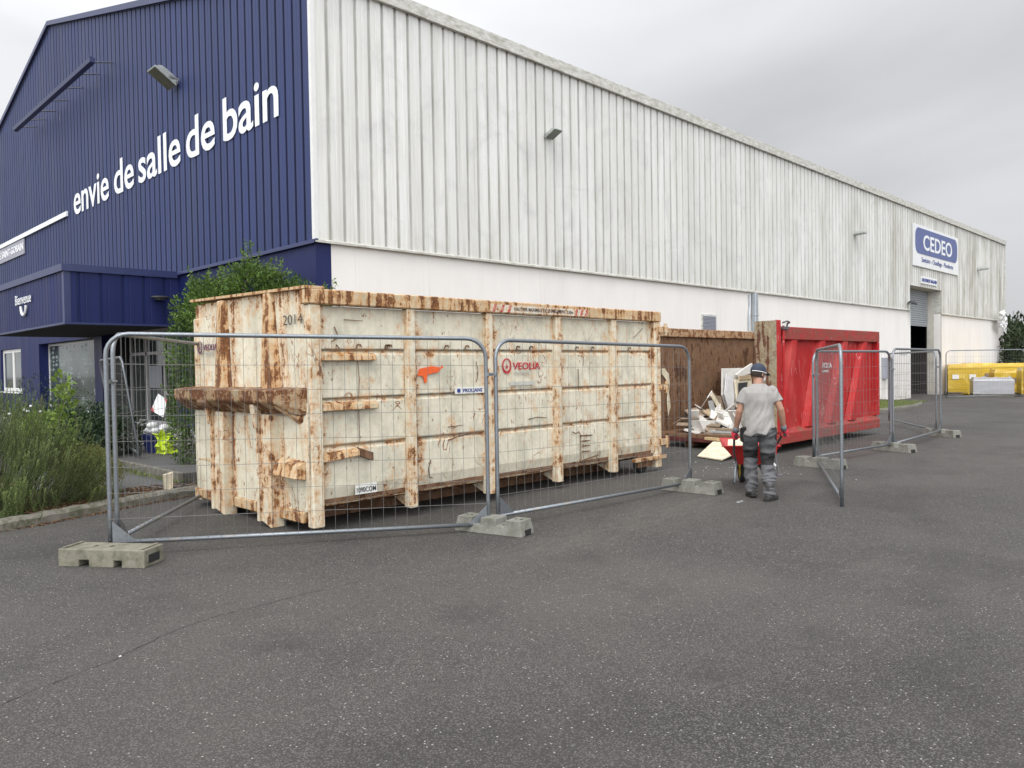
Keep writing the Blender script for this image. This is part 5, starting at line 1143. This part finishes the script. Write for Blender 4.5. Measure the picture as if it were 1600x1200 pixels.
shrub('flower_bush', 'dark bush with white blossoms under the small window', 'bush', (3.9, 17.5, .1), [(3.3, 17.8, .9, .8, .7, .7), (4.4, 17.4, .95, .7, .7, .75), (2.6, 15.9, 1.0, .8, .8, .6)], 6500, .05, 'leaf_laurel', 6, .4, 19, 1.5, 'bushes in the planting bed')
b = MB(); r_ = random.Random(3)
for i in range(34): b.ball((r_.gauss(2.35, .35), r_.gauss(15.6, .3), 1.42+r_.gauss(0, .06)), .035, .035, .025, 6, 4)
for i in range(8): b.ball((r_.gauss(3.5, .5), r_.gauss(14.9, .3), 1.1+r_.gauss(0, .06)), .03, .03, .022, 6, 4)
tag(base_at(b, 'white_blossom', 'bag_white', (2.4, 15.6, 1.0)), 'small white blossoms above the bushes under the windows', 'blossom', kind='stuff')
shrub('large_bush', 'large dark green bush past the far corner of the warehouse', 'bush', (56, 12.6, 0),
      [(53.4, 11.2, 1.9, 1.3, .8, 1.8), (55, 12.6, 2.0, 2.4, 1.6, 2.2), (57.5, 11.6, 2.1, 3, 2.4, 2.2), (60.5, 10.0, 2.2, 3.2, 2.4, 2.1), (56.5, 13.0, 3.0, 1.8, 1.8, 1.2), (64, 8.5, 2.0, 3.6, 2.5, 2.0), (60, 11, 3.2, 1.6, 1.5, 1.0)], 15000, .30, 'leaf_far', 8, .5, 23, .7, stem_r=.08)
# verge grass, kerb weeds, leaf litter
def blades(name, label, region, n, hgt, mat, seed, lean=.5, w_=.006):
    r_ = random.Random(seed); b = MB(); b.tint = []
    for _ in range(n):
        x, y, z0 = region(r_); h_ = hgt*r_.uniform(.4, 1.2); d = Vector((r_.gauss(0, lean), r_.gauss(0, lean), 1)).normalized(); s_ = Vector((r_.gauss(0, 1), r_.gauss(0, 1), 0)).normalized()*w_
        p = Vector((x, y, z0)); k0 = len(b.v); b.v += [tuple(p-s_), tuple(p+s_), tuple(p+d*h_)]; b.f.append((k0, k0+1, k0+2)); b.tint += [r_.random()]*3
    return tag(b.build(name, mat), label, None, kind='stuff')
blades('grass', 'short grass on the verge against the white wall', lambda r_: (r_.uniform(25, 32.6), r_.uniform(9.8, 12.0), .09), 9000, .11, 'grass_blade', 31, .35, .01)
blades('weeds', 'weeds along the concrete edging near the entrance', lambda r_: (4.5+r_.gauss(0, .09), r_.uniform(11.3, 15.5), .12), 1500, .08, 'grass_blade', 33, .6, .006)
blades('kerb_weeds', 'weeds over the left kerb under the rosemary', lambda r_: (r_.uniform(.8, 3.3), 0, 0), 10, .05, 'grass_blade', 35)
def litter(name, n, reg, seed, size=.03, mat='leaf_litter', lb='dry leaves'):
    r_ = random.Random(seed); b = MB(); b.tint = []
    for _ in range(n):
        x, y, z = reg(r_); s_ = size*r_.uniform(.5, 1.3); e = Euler((r_.uniform(-.6, .6), r_.uniform(-.6, .6), r_.uniform(0, 6.28))).to_matrix(); k0 = len(b.v)
        for u in ((-s_, 0, 0), (0, -s_*.45, .004), (s_, 0, 0), (0, s_*.45, .004)): b.v.append(tuple(Vector((x, y, z))+e @ Vector(u)))
        b.f.append((k0, k0+1, k0+2, k0+3)); b.tint += [r_.random()]*4
    return tag(b.build(name, mat), lb, None, kind='stuff')
def bedreg(r_):
    i = r_.randint(22, 50); p = K[i]; t = r_.uniform(.16, .85); return p[0]-.3*t, p[1]+t, .10
litter('leaf_litter', 2600, bedreg, 41, .026, lb='dry brown leaves on the planting bed behind the kerb')
def gutter(r_):
    i = r_.randint(14, 48); p = K[i]; q = K[i+1]; u = r_.random(); return p[0]+(q[0]-p[0])*u+abs(r_.gauss(0, .03))*.3, p[1]+(q[1]-p[1])*u-abs(r_.gauss(0, .045)), .006
litter('gutter_leaves', 900, gutter, 43, .02, lb='dry leaf debris along the foot of the left kerb')
# ------------------------------------------------------------------ entrance bits: handrail, crate, bag, vest, hanging sign, wooden stub
t = thing('tube_railing', 'grey tube handrail beside the hedge at the shop front', 'railing', (4.5, 16.5, 0))
MB().tube([(3.6, 19.5, .95), (4.6, 16.1, 1.03), (4.66, 15.95, 1.0), (4.68, 15.9, .9), (4.68, 15.9, .1)], .022, 8).build('rail', 'galv', t, smooth=True); MB().tube([(3.9, 18.5, .1), (3.9, 18.5, .97)], .02, 8).build('post', 'galv', t)
t = thing('plastic_crate', 'dark blue plastic crate standing near the shop entrance', 'crate', (5.45, 14.75, .236))
b = MB(); b.hexa([(5.30, 14.62, .24), (5.62, 14.62, .24), (5.62, 14.90, .24), (5.30, 14.90, .24)], [(5.26, 14.58, .56), (5.66, 14.58, .56), (5.66, 14.94, .56), (5.26, 14.94, .56)]); b.build('body', 'crate_blue', t); b = MB().box(5.24, 5.68, 14.56, 14.60, .53, .575); b.box(5.24, 5.68, 14.92, 14.96, .53, .575); b.build('rim', 'crate_blue', t)
b = MB(); r_ = random.Random(8)
for i in range(9): b.ball((5.45+r_.uniform(-.12, .12), 14.74+r_.uniform(-.1, .1), .60+r_.uniform(0, .14)), .11, .09, .07, 8, 6)
tag(base_at(b, 'plastic_bag', 'bag_white', (5.45, 14.75, .57), smooth=True), 'crumpled white bag lying on the blue crate', 'bag')
b = MB(); vs = []; 
for j in range(9):
    for i in range(6):
        u, v_ = i/5, j/8; vs.append((5.22+.30*u+.04*math.sin(j*1.3), 14.2-.14*u+.05*math.sin(i*2+j), .26+.42*v_*(1-.5*abs(u-.4))+.03*math.sin(i*3+j)))
b.add(vs, [(j*6+i, j*6+i+1, (j+1)*6+i+1, (j+1)*6+i) for j in range(8) for i in range(5)]); o = base_at(b, 'safety_vest', 'vest_yellow', (5.3, 14.2, .24)); tag(o, 'bright yellow vest dropped in front of the blue crate', 'vest')
sm_ = o.modifiers.new('s', 'SOLIDIFY'); sm_.thickness = .012
t = thing('hanging_sign', 'crooked white sign with red corners hung beside the tall shrub', 'sign', (4.55, 12.9, 1.0))
def hs(u, v_): return (4.47+u*.10, 12.55-u*.28*.4, 1.28+v_)
b = MB(); q = [Vector((4.56, 12.55, 1.12)), Vector((4.68, 12.38, 1.01)), Vector((4.74, 12.36, 1.28)), Vector((4.64, 12.46, 1.38))]; b.slab(q, .006); b.build('panel', 'sign_white', t)
b = MB(); 
for a, c_, e in ((0, 1, 3), (2, 3, 1)):
    p0 = q[a]; b.slab([p0+Vector((-.006, -.008, 0)), p0.lerp(q[c_], .28)+Vector((-.006, -.008, 0)), p0.lerp(q[e], .22)+Vector((-.006, -.008, 0))], .004)
b.build('corner_stripe', 'sign_red', t)
b = MB().hexa([(4.10, 10.86, .08), (4.20, 10.84, .08), (4.22, 10.93, .08), (4.12, 10.95, .08)], [(4.09, 10.86, .30), (4.21, 10.84, .33), (4.23, 10.93, .33), (4.11, 10.95, .30)]); tag(base_at(b, 'wooden_stub', 'board_cream', (4.15, 10.9, .09)), 'pale square stub in the leaf litter behind the kerb', 'post stub')

# ------------------------------------------------------------------ workman
def remesh(mb, vox, smooth_it=4, disp=None):
    me = bpy.data.meshes.new('tmp'); me.from_pydata(mb.v, [], mb.f); me.update()
    bm = bmesh.new(); bm.from_mesh(me); bmesh.ops.recalc_face_normals(bm, faces=bm.faces); bm.to_mesh(me); bm.free()
    o = bpy.data.objects.new('tmp', me); COL.objects.link(o)
    r1 = o.modifiers.new('r', 'REMESH'); r1.mode = 'VOXEL'; r1.voxel_size = vox
    if smooth_it: s1 = o.modifiers.new('s', 'SMOOTH'); s1.iterations = smooth_it; s1.factor = .5
    bpy.context.view_layer.update(); dg = bpy.context.evaluated_depsgraph_get(); m2 = bpy.data.meshes.new_from_object(o.evaluated_get(dg))
    bpy.data.objects.remove(o); bpy.data.meshes.remove(me)
    if disp:
        ns = [v.normal.copy() for v in m2.vertices]
        for v, n_ in zip(m2.vertices, ns): v.co += n_*disp(v.co)
        m2.update()
    m2.polygons.foreach_set('use_smooth', [True]*len(m2.polygons)); return m2
def mobj(name, me, mat, parent):
    me.name = name; me.materials.clear(); me.materials.append(M[mat]); o = bpy.data.objects.new(name, me); COL.objects.link(o); o.parent = parent; return o
HD = R(37)
man = thing('person', 'workman in grey t-shirt and cap pushing a wheelbarrow, seen from behind', 'person', (9.02, 4.66, 0), HD)
def V(x, y, z): return Vector((x, y, z))
# joints (x forward, y left)
hipL, hipR = V(.02, .095, .87), V(-.01, -.095, .87)
kneeL, kneeR = V(.17, .085, .50), V(.02, -.10, .49)
ankL, ankR = V(.13, .075, .115), V(-.13, -.095, .105)
shL, shR = V(.05, .158, 1.362), V(.03, -.163, 1.372)
elL, elR = V(.04, .232, 1.10), V(.00, -.262, 1.12)
wrL, wrR = V(.15, .262, .86), V(.10, -.315, .885)
nk, hd = V(.055, 0, 1.44), V(.095, -.01, 1.565)
body = MB()
body.loft([(V(.0, 0, .84), .10, .14), (V(.0, 0, .95), .11, .145), (V(.01, 0, 1.08), .10, .13), (V(.03, 0, 1.22), .115, .15), (V(.04, 0, 1.34), .10, .14), (V(.045, 0, 1.385), .07, .10), (V(.05, 0, 1.43), .05, .055)], 20)
body.tube([V(.045, 0, 1.38), V(.06, 0, 1.45), V(.085, -.004, 1.53)], [.062, .056, .055], 14)
hm = Matrix.Rotation(R(-50), 4, 'Z') @ Matrix.Rotation(R(12), 4, 'Y')
body.ball(hd+V(0, 0, .02), .098, .077, .108, 18, 12, hm); body.ball(hd+V(.03, -.02, -.045), .065, .058, .065, 14, 10, hm)       # skull, jaw
body.ball(hd+hm @ V(.098, 0, -.01), .020, .012, .022, 8, 6); body.ball(hd+hm @ V(.088, 0, -.055), .012, .024, .008, 8, 6)      # nose, mouth
for s_ in (-1, 1):
    body.ball(hd+hm @ V(-.005, s_*.077, -.01), .018, .009, .030, 8, 6); body.ball(hd+hm @ V(.082, s_*.032, .015), .014, .014, .010, 8, 6)  # ears, eyes
for sh_, el, wr in ((shL, elL, wrL), (shR, elR, wrR)):
    body.ball(sh_-V(0, 0, .03), .045, .042, .042, 12, 8); body.tube([sh_-V(0, 0, .03), sh_.lerp(el, .4), el, el.lerp(wr, .3), el.lerp(wr, .7), wr], [.042, .050, .041, .043, .035, .027], 12)
for hp, kn, an in ((hipL, kneeL, ankL), (hipR, kneeR, ankR)):
    body.tube([hp, hp.lerp(kn, .5), kn, kn.lerp(an, .35), an], [.085, .072, .055, .056, .038], 12)
    body.tube([an+V(-.02, 0, -.03), an+V(.03, 0, -.05), an+V(.06, -.01, -.06)], [.025, .025, .02], 10)
def hand(b, wr, grip, s_, scale=1.):
    """palm, four curled fingers of different lengths round the grip (along x), and a side thumb"""
    pc = grip+V(-.01, s_*.012, .028); b.tube([wr, wr.lerp(pc, .6), pc], [.027, .030, .036], 10)
    b.ball(pc, .046, .022, .036, 10, 8)
    for i, (dx, ln) in enumerate(((.036, .92), (.013, 1.), (-.010, .95), (-.032, .78))):
        o = grip+V(dx, 0, 0); rr_ = .0265; pts = []
        for j in range(7):
            a = R(60-48*j*ln); pts.append(o+V(0, s_*rr_*math.cos(a), rr_*math.sin(a)))
        b.tube(pts, [.0115, .0115, .011, .0108, .0102, .0095, .008], 8)
    th_ = [pc+V(.03, -s_*.005, .0), grip+V(.05, -s_*.024, .018), grip+V(.058, -s_*.028, -.002), grip+V(.060, -s_*.02, -.018)]
    b.tube(th_, [.014, .0125, .0115, .009], 8)
gL, gR = V(.20, .262, .765), V(.15, -.330, .795)
hand(body, wrL, gL, 1); hand(body, wrR, gR, -1)
mobj('body', remesh(body, .0075, 3), 'skin', man)
# gloves
gl = MB(); hand(gl, wrL, gL, 1); gm = MB()
for (wr, g_, s_) in ((wrL, gL, 1), (wrR, gR, -1)):
    q = MB(); hand(q, wr.lerp(g_, .25), g_, s_); q.v = [tuple(g_+(Vector(v)-g_)*1.22) for v in q.v]
    mobj('glove', remesh(q, .0045, 1), 'glove_red', man)
    el = elL if s_ == 1 else elR
    MB().tube([wr.lerp(el, .13), wr, wr.lerp(g_, .30)], [.036, .037, .040], 14).build('glove_cuff', 'cuff_grey', man, local=True, smooth=True)
# t-shirt
ts = MB()
ts.loft([(V(-.005, .0, .835), .135, .178), (V(-.005, 0, .90), .138, .178), (V(.0, 0, 1.0), .130, .168), (V(.015, 0, 1.12), .130, .172), (V(.03, 0, 1.24), .140, .182), (V(.04, 0, 1.33), .132, .188), (V(.045, 0, 1.385), .105, .160), (V(.052, 0, 1.425), .078, .095), (V(.056, 0, 1.44), .066, .074)], 28)
for sh_, el in ((shL, elL), (shR, elR)):
    d = (el-sh_); ts.ball(sh_+V(0, 0, -.012), .066, .058, .056, 14, 10); ts.tube([sh_+V(0, 0, -.01), sh_+d*.3, sh_+d*.62], [.058, .064, .068], 16)
def folds(p):
    f = .016*noise.noise(Vector((p.x*6, p.y*13+p.z*3.5, p.z*2.6)))+.004*noise.noise(Vector((p.x*14, p.y*20, p.z*9)))
    f += .011*(1-3.2*abs(noise.noise(Vector((p.x*5, p.y*15+p.z*6, p.z*3.5)))))*(.4+.6*min(1, max(0, (1.38-p.z)/.3))); lowf = max(0, (1.12-p.z)/.3); f += lowf*.010*math.sin(p.y*34+p.z*26+3*noise.noise(p*6)); return f
me = remesh(ts, .008, 3, folds)
bm = bmesh.new(); bm.from_mesh(me)   # open the hem so that it hangs as cloth, sloping lower on the left
bmesh.ops.delete(bm, geom=[f for f in bm.faces if f.calc_center_median().z < .86-.06*f.calc_center_median().y and f.normal.z < -.75 and abs(f.calc_center_median().y) < .19], context='FACES')
for v in bm.verts:
    if v.co.z < .95: v.co.z += (-.10*v.co.y-.012+.010*math.sin(v.co.y*40))*min(1, (.95-v.co.z)/.1)
bm.to_mesh(me); bm.free(); mobj('t_shirt', me, 'shirt_grey', man)
# trousers: thighs, lower legs and knee panels
tr = MB(); tr.loft([(V(.0, 0, .80), .115, .16), (V(.0, 0, .88), .122, .165), (V(.0, 0, .94), .115, .152)], 22)
for hp, kn, an in ((hipL, kneeL, ankL), (hipR, kneeR, ankR)):
    tr.tube([hp+V(0, 0, .03), hp+V(0, 0, -.06), hp.lerp(kn, .55), kn+V(0, 0, .03)], [.098, .103, .092, .082], 16)
    tr.tube([kn+V(0, 0, .04), kn.lerp(an, .35), kn.lerp(an, .75), an+V(0, 0, -.04)], [.082, .078, .073, .068], 16)
def tf(p): return .013*noise.noise(p*9)+.010*(1-3*abs(noise.noise(Vector((p.x*7, p.y*9, p.z*13)))))+.004*math.sin(p.z*50+p.y*30+9*noise.noise(p*6))+(.006*math.sin(p.z*70+p.y*25+8*noise.noise(p*8)) if p.z < .30 else 0)
me = remesh(tr, .008, 3, tf); me.materials.clear()
for mm in ('trouser_grey', 'trouser_light', 'trouser_black'): me.materials.append(M[mm])
for p in me.polygons:
    c_ = p.center; kz = .50 if c_.y > 0 else .485
    wob = .02*noise.noise(c_*8)
    p.material_index = 0 if c_.z > kz+.10+wob else (2 if c_.z > kz-.05+wob-(.0 if c_.y < 0 else -.05) else 1)
    if c_.z < .150 and c_.z > .12: p.material_index = 0
    if abs(c_.z-.905) < .035: p.material_index = 2
o = bpy.data.objects.new('trousers', me); COL.objects.link(o); o.parent = man
# boots
for an, s_, tw in ((ankL, 1, R(8)), (ankR, -1, R(-38))):
    bt = MB(); mt = Matrix.Translation(an-V(0, 0, an.z)) @ Matrix.Rotation(tw, 4, 'Z') @ Matrix.Rotation(R(14) if s_ == 1 else 0, 4, 'Y')
    q = MB(); q.loft([(V(.0, 0, .20), .056, .054), (V(-.005, 0, .10), .056, .050), (V(.0, 0, .05), .075, .052)], 16)
    q.tube([V(-.075, 0, .045), V(-.02, 0, .05), V(.06, 0, .05), V(.13, 0, .042), V(.175, 0, .035)], [.034, .048, .050, .046, .030], 14)
    q.v = [tuple(mt @ V(v[0], v[1], max(v[2], .012))+V(0, 0, (.01 if s_ == 1 else 0))) for v in q.v]; bo = mobj('boot', remesh(q, .007, 3), 'boot_dark', man)
    sl_ = MB(); outl = [(-.10, -.035), (-.03, -.046), (.06, -.050), (.14, -.044), (.195, -.015), (.195, .015), (.14, .044), (.06, .050), (-.03, .046), (-.10, .035)]
    sl_.hexa([mt @ V(x, y, .0) for x, y in outl], [mt @ V(x, y, .024) for x, y in outl]); sl_.build('sole', 'rubber_black', bo, local=True)
# hair, cap, mask
hr = MB(); hr.ball(hd+hm @ V(-.012, 0, .010), .098, .082, .098, 20, 14, hm); me = remesh(hr, .006, 1)
bm = bmesh.new(); bm.from_mesh(me); inv = hm.inverted()
def loc(p): return inv @ (p-hd)
bmesh.ops.delete(bm, geom=[v for v in bm.verts if loc(v.co).z < -.052 or loc(v.co).x > .03], context='VERTS'); bm.to_mesh(me); bm.free(); mobj('hair', me, 'hair', man)
cp = MB(); cp.ball(hd+hm @ V(-.004, 0, .038), .108, .090, .098, 22, 14, hm); me = remesh(cp, .006, 2)
bm = bmesh.new(); bm.from_mesh(me); bmesh.ops.delete(bm, geom=[v for v in bm.verts if loc(v.co).z < .012], context='VERTS'); bm.to_mesh(me); bm.free(); cpo = mobj('cap', me, 'cap_navy', man)
b = MB(); arc = [(math.cos(R(a)), math.sin(R(a))) for a in range(-72, 73, 12)]; top = []; 
inn = [(.075+.03*c_, .078*s_) for c_, s_ in arc]; outr = [(.085+.10*max(0, c_)**.8, .084*s_) for c_, s_ in arc]
vs = [hd+hm @ V(x, y, .030) for x, y in inn]+[hd+hm @ V(x, y, .012-.0*abs(y)) for x, y in outr]; n = len(inn)
b.add(vs+[v+V(0, 0, .006) for v in vs], [(i, i+1, n+i+1, n+i) for i in range(n-1)]+[(2*n+i, 2*n+n+i, 2*n+n+i+1, 2*n+i+1) for i in range(n-1)]+[(n+i, n+i+1, 3*n+i+1, 3*n+i) for i in range(n-1)]); b.build('peak', 'cap_navy', cpo, local=True)
b = MB(); pts = [hd+hm @ V(.110*math.cos(R(a))-.004, .094*math.sin(R(a)), .020) for a in range(-180, 20, 12)]; b.tube(pts, .0055, 6); b.build('band', 'mask_white', cpo, local=True)
b = MB(); b.ball(hd+hm @ V(.088, 0, -.045), .035, .045, .045, 12, 8, hm); mo = b.build('dust_mask', 'mask_white', man, local=True, smooth=True)
MB().tube([hd+hm @ V(.09, -.04, -.03), hd+hm @ V(.03, -.082, .012), hd+hm @ V(-.09, -.03, .0)], .004, 5).build('strap', 'mask_white', mo, local=True)
# tool belt
b = MB(); n = 24; rr2 = []
for z_, g_ in ((.885, .0), (.935, .0)): rr2.append([V(.128*math.cos(2*math.pi*i/n), .174*math.sin(2*math.pi*i/n), z_-.03*math.sin(2*math.pi*i/n)) for i in range(n)])
b.rings(rr2, False); tb = b.build('tool_belt', 'trouser_black', man, local=True, smooth=True); so_ = tb.modifiers.new('s', 'SOLIDIFY'); so_.thickness = .01
for x, y, z_, sx, sy, sz, mt_ in ((.0, -.185, .80, .045, .022, .10, 'trouser_black'), (.03, -.195, .63, .026, .020, .085, 'barrow_red'), (.06, .19, .80, .06, .03, .09, 'trouser_black')):
    q = MB(); q.hexa([(x-sx*.7, y-sy, z_-sz), (x+sx*.7, y-sy, z_-sz), (x+sx*.7, y+sy, z_-sz), (x-sx*.7, y+sy, z_-sz)], [(x-sx, y-sy, z_+sz), (x+sx, y-sy, z_+sz), (x+sx, y+sy, z_+sz), (x-sx, y+sy, z_+sz)]); q.build('pouch', mt_, tb, local=True, bevel=.012, seg=2)
# ------------------------------------------------------------------ hammer and wheelbarrow
t = thing('hammer', 'dark hammer hanging from the tool belt by the right leg', 'hammer', (9.02, 4.66, .0), HD)
MB().tube([V(.02, -.185, .60), V(.0, -.205, .45), V(-.01, -.235, .30)], [.012, .012, .014], 8).build('handle', 'steel_dark', t, local=True); MB().tube([V(.02, -.17, .44), V(-.0, -.20, .41)], .018, 8).build('tape', 'bag_white', t, local=True); MB().box(-.03, .03, -.275, -.20, .285, .315).build('head', 'steel_dark', t, local=True, bevel=.004)
wb = thing('wheelbarrow', 'red wheelbarrow with yellow wheel pushed by the workman', 'wheelbarrow', (9.02+.98*math.cos(HD), 4.66+.98*math.sin(HD), 0), HD)
OX = -.98
def W_(x, y, z): return V(x+OX, y, z)
b = MB(); bot = [W_(.72, .14, .34), W_(1.22, .10, .30), W_(1.22, -.10, .30), W_(.72, -.14, .34)]; topo = [W_(.58, .37, .60), W_(1.48, .30, .62), W_(1.48, -.30, .62), W_(.58, -.37, .60)]
n_ = len(bot); b.add(bot+topo, [(0, 1, 2, 3), (0, 1, 5, 4), (1, 2, 6, 5), (2, 3, 7, 6), (3, 0, 4, 7)]); tro = b.build('tray', 'barrow_red', wb, local=True); s3 = tro.modifiers.new('s', 'SOLIDIFY'); s3.thickness = .006
b = MB(); b.tube(topo+[topo[0]], .011, 8, False); b.build('rim', 'barrow_red', tro, local=True, smooth=True)
for s_, g_ in ((1, gL), (-1, gR)):
    hx, hy, hz = g_.x, g_.y, g_.z
    b = MB().tube([W_(hx-.07, hy, hz), W_(hx+.10, hy, hz-.005), W_(.50, s_*.24, .52), W_(.75, s_*.17, .33), W_(1.2, s_*.09, .24), W_(1.42, s_*.06, .205)], .0155, 10); b.build('handle', 'steel_dark', wb, local=True, smooth=True)
    MB().tube([W_(hx-.08, hy, hz), W_(hx+.06, hy, hz)], .0185, 10).build('grip', 'rubber_black', wb, local=True)
    MB().tube([W_(.66, s_*.19, .40), W_(.60, s_*.225, .11), W_(.66, s_*.225, .095), W_(.88, s_*.15, .30)], .014, 8).build('leg', 'galv', wb, local=True, smooth=True)
wc = W_(1.42, 0, .185)
wh2 = MB().lathe([(.115, -.035), (.155, -.045), (.18, -.03), (.187, 0), (.18, .03), (.155, .045), (.115, .035), (.11, 0)], wc, 'y', 28).build('wheel', 'rubber_black', wb, local=True, smooth=True)
MB().lathe([(.0, -.03), (.03, -.045), (.035, -.02), (.09, -.012), (.122, -.038), (.126, 0), (.122, .038), (.09, .012), (.035, .02), (.03, .045), (0, .03)], wc, 'y', 24).build('rim', 'wheel_yellow', wh2, local=True, smooth=True)
MB().tube([wc+V(0, -.07, 0), wc+V(0, .07, 0)], .009, 8).build('axle', 'steel_dark', wh2, local=True)
b = MB(); b.slab([W_(.66, .30, .55), W_(1.35, .2, .60), W_(1.4, -.12, .62), W_(.70, -.1, .57)], .02, (0, 0, 1)); bx = b; bx.v = [tuple(Matrix.Rotation(HD, 3, 'Z') @ Vector(v)+wb.location) for v in bx.v]
tag(base_at(bx, 'board_offcut', 'board_cream', (9.8, 5.3, .5)), 'pale offcut of board lying in the red wheelbarrow', 'board')
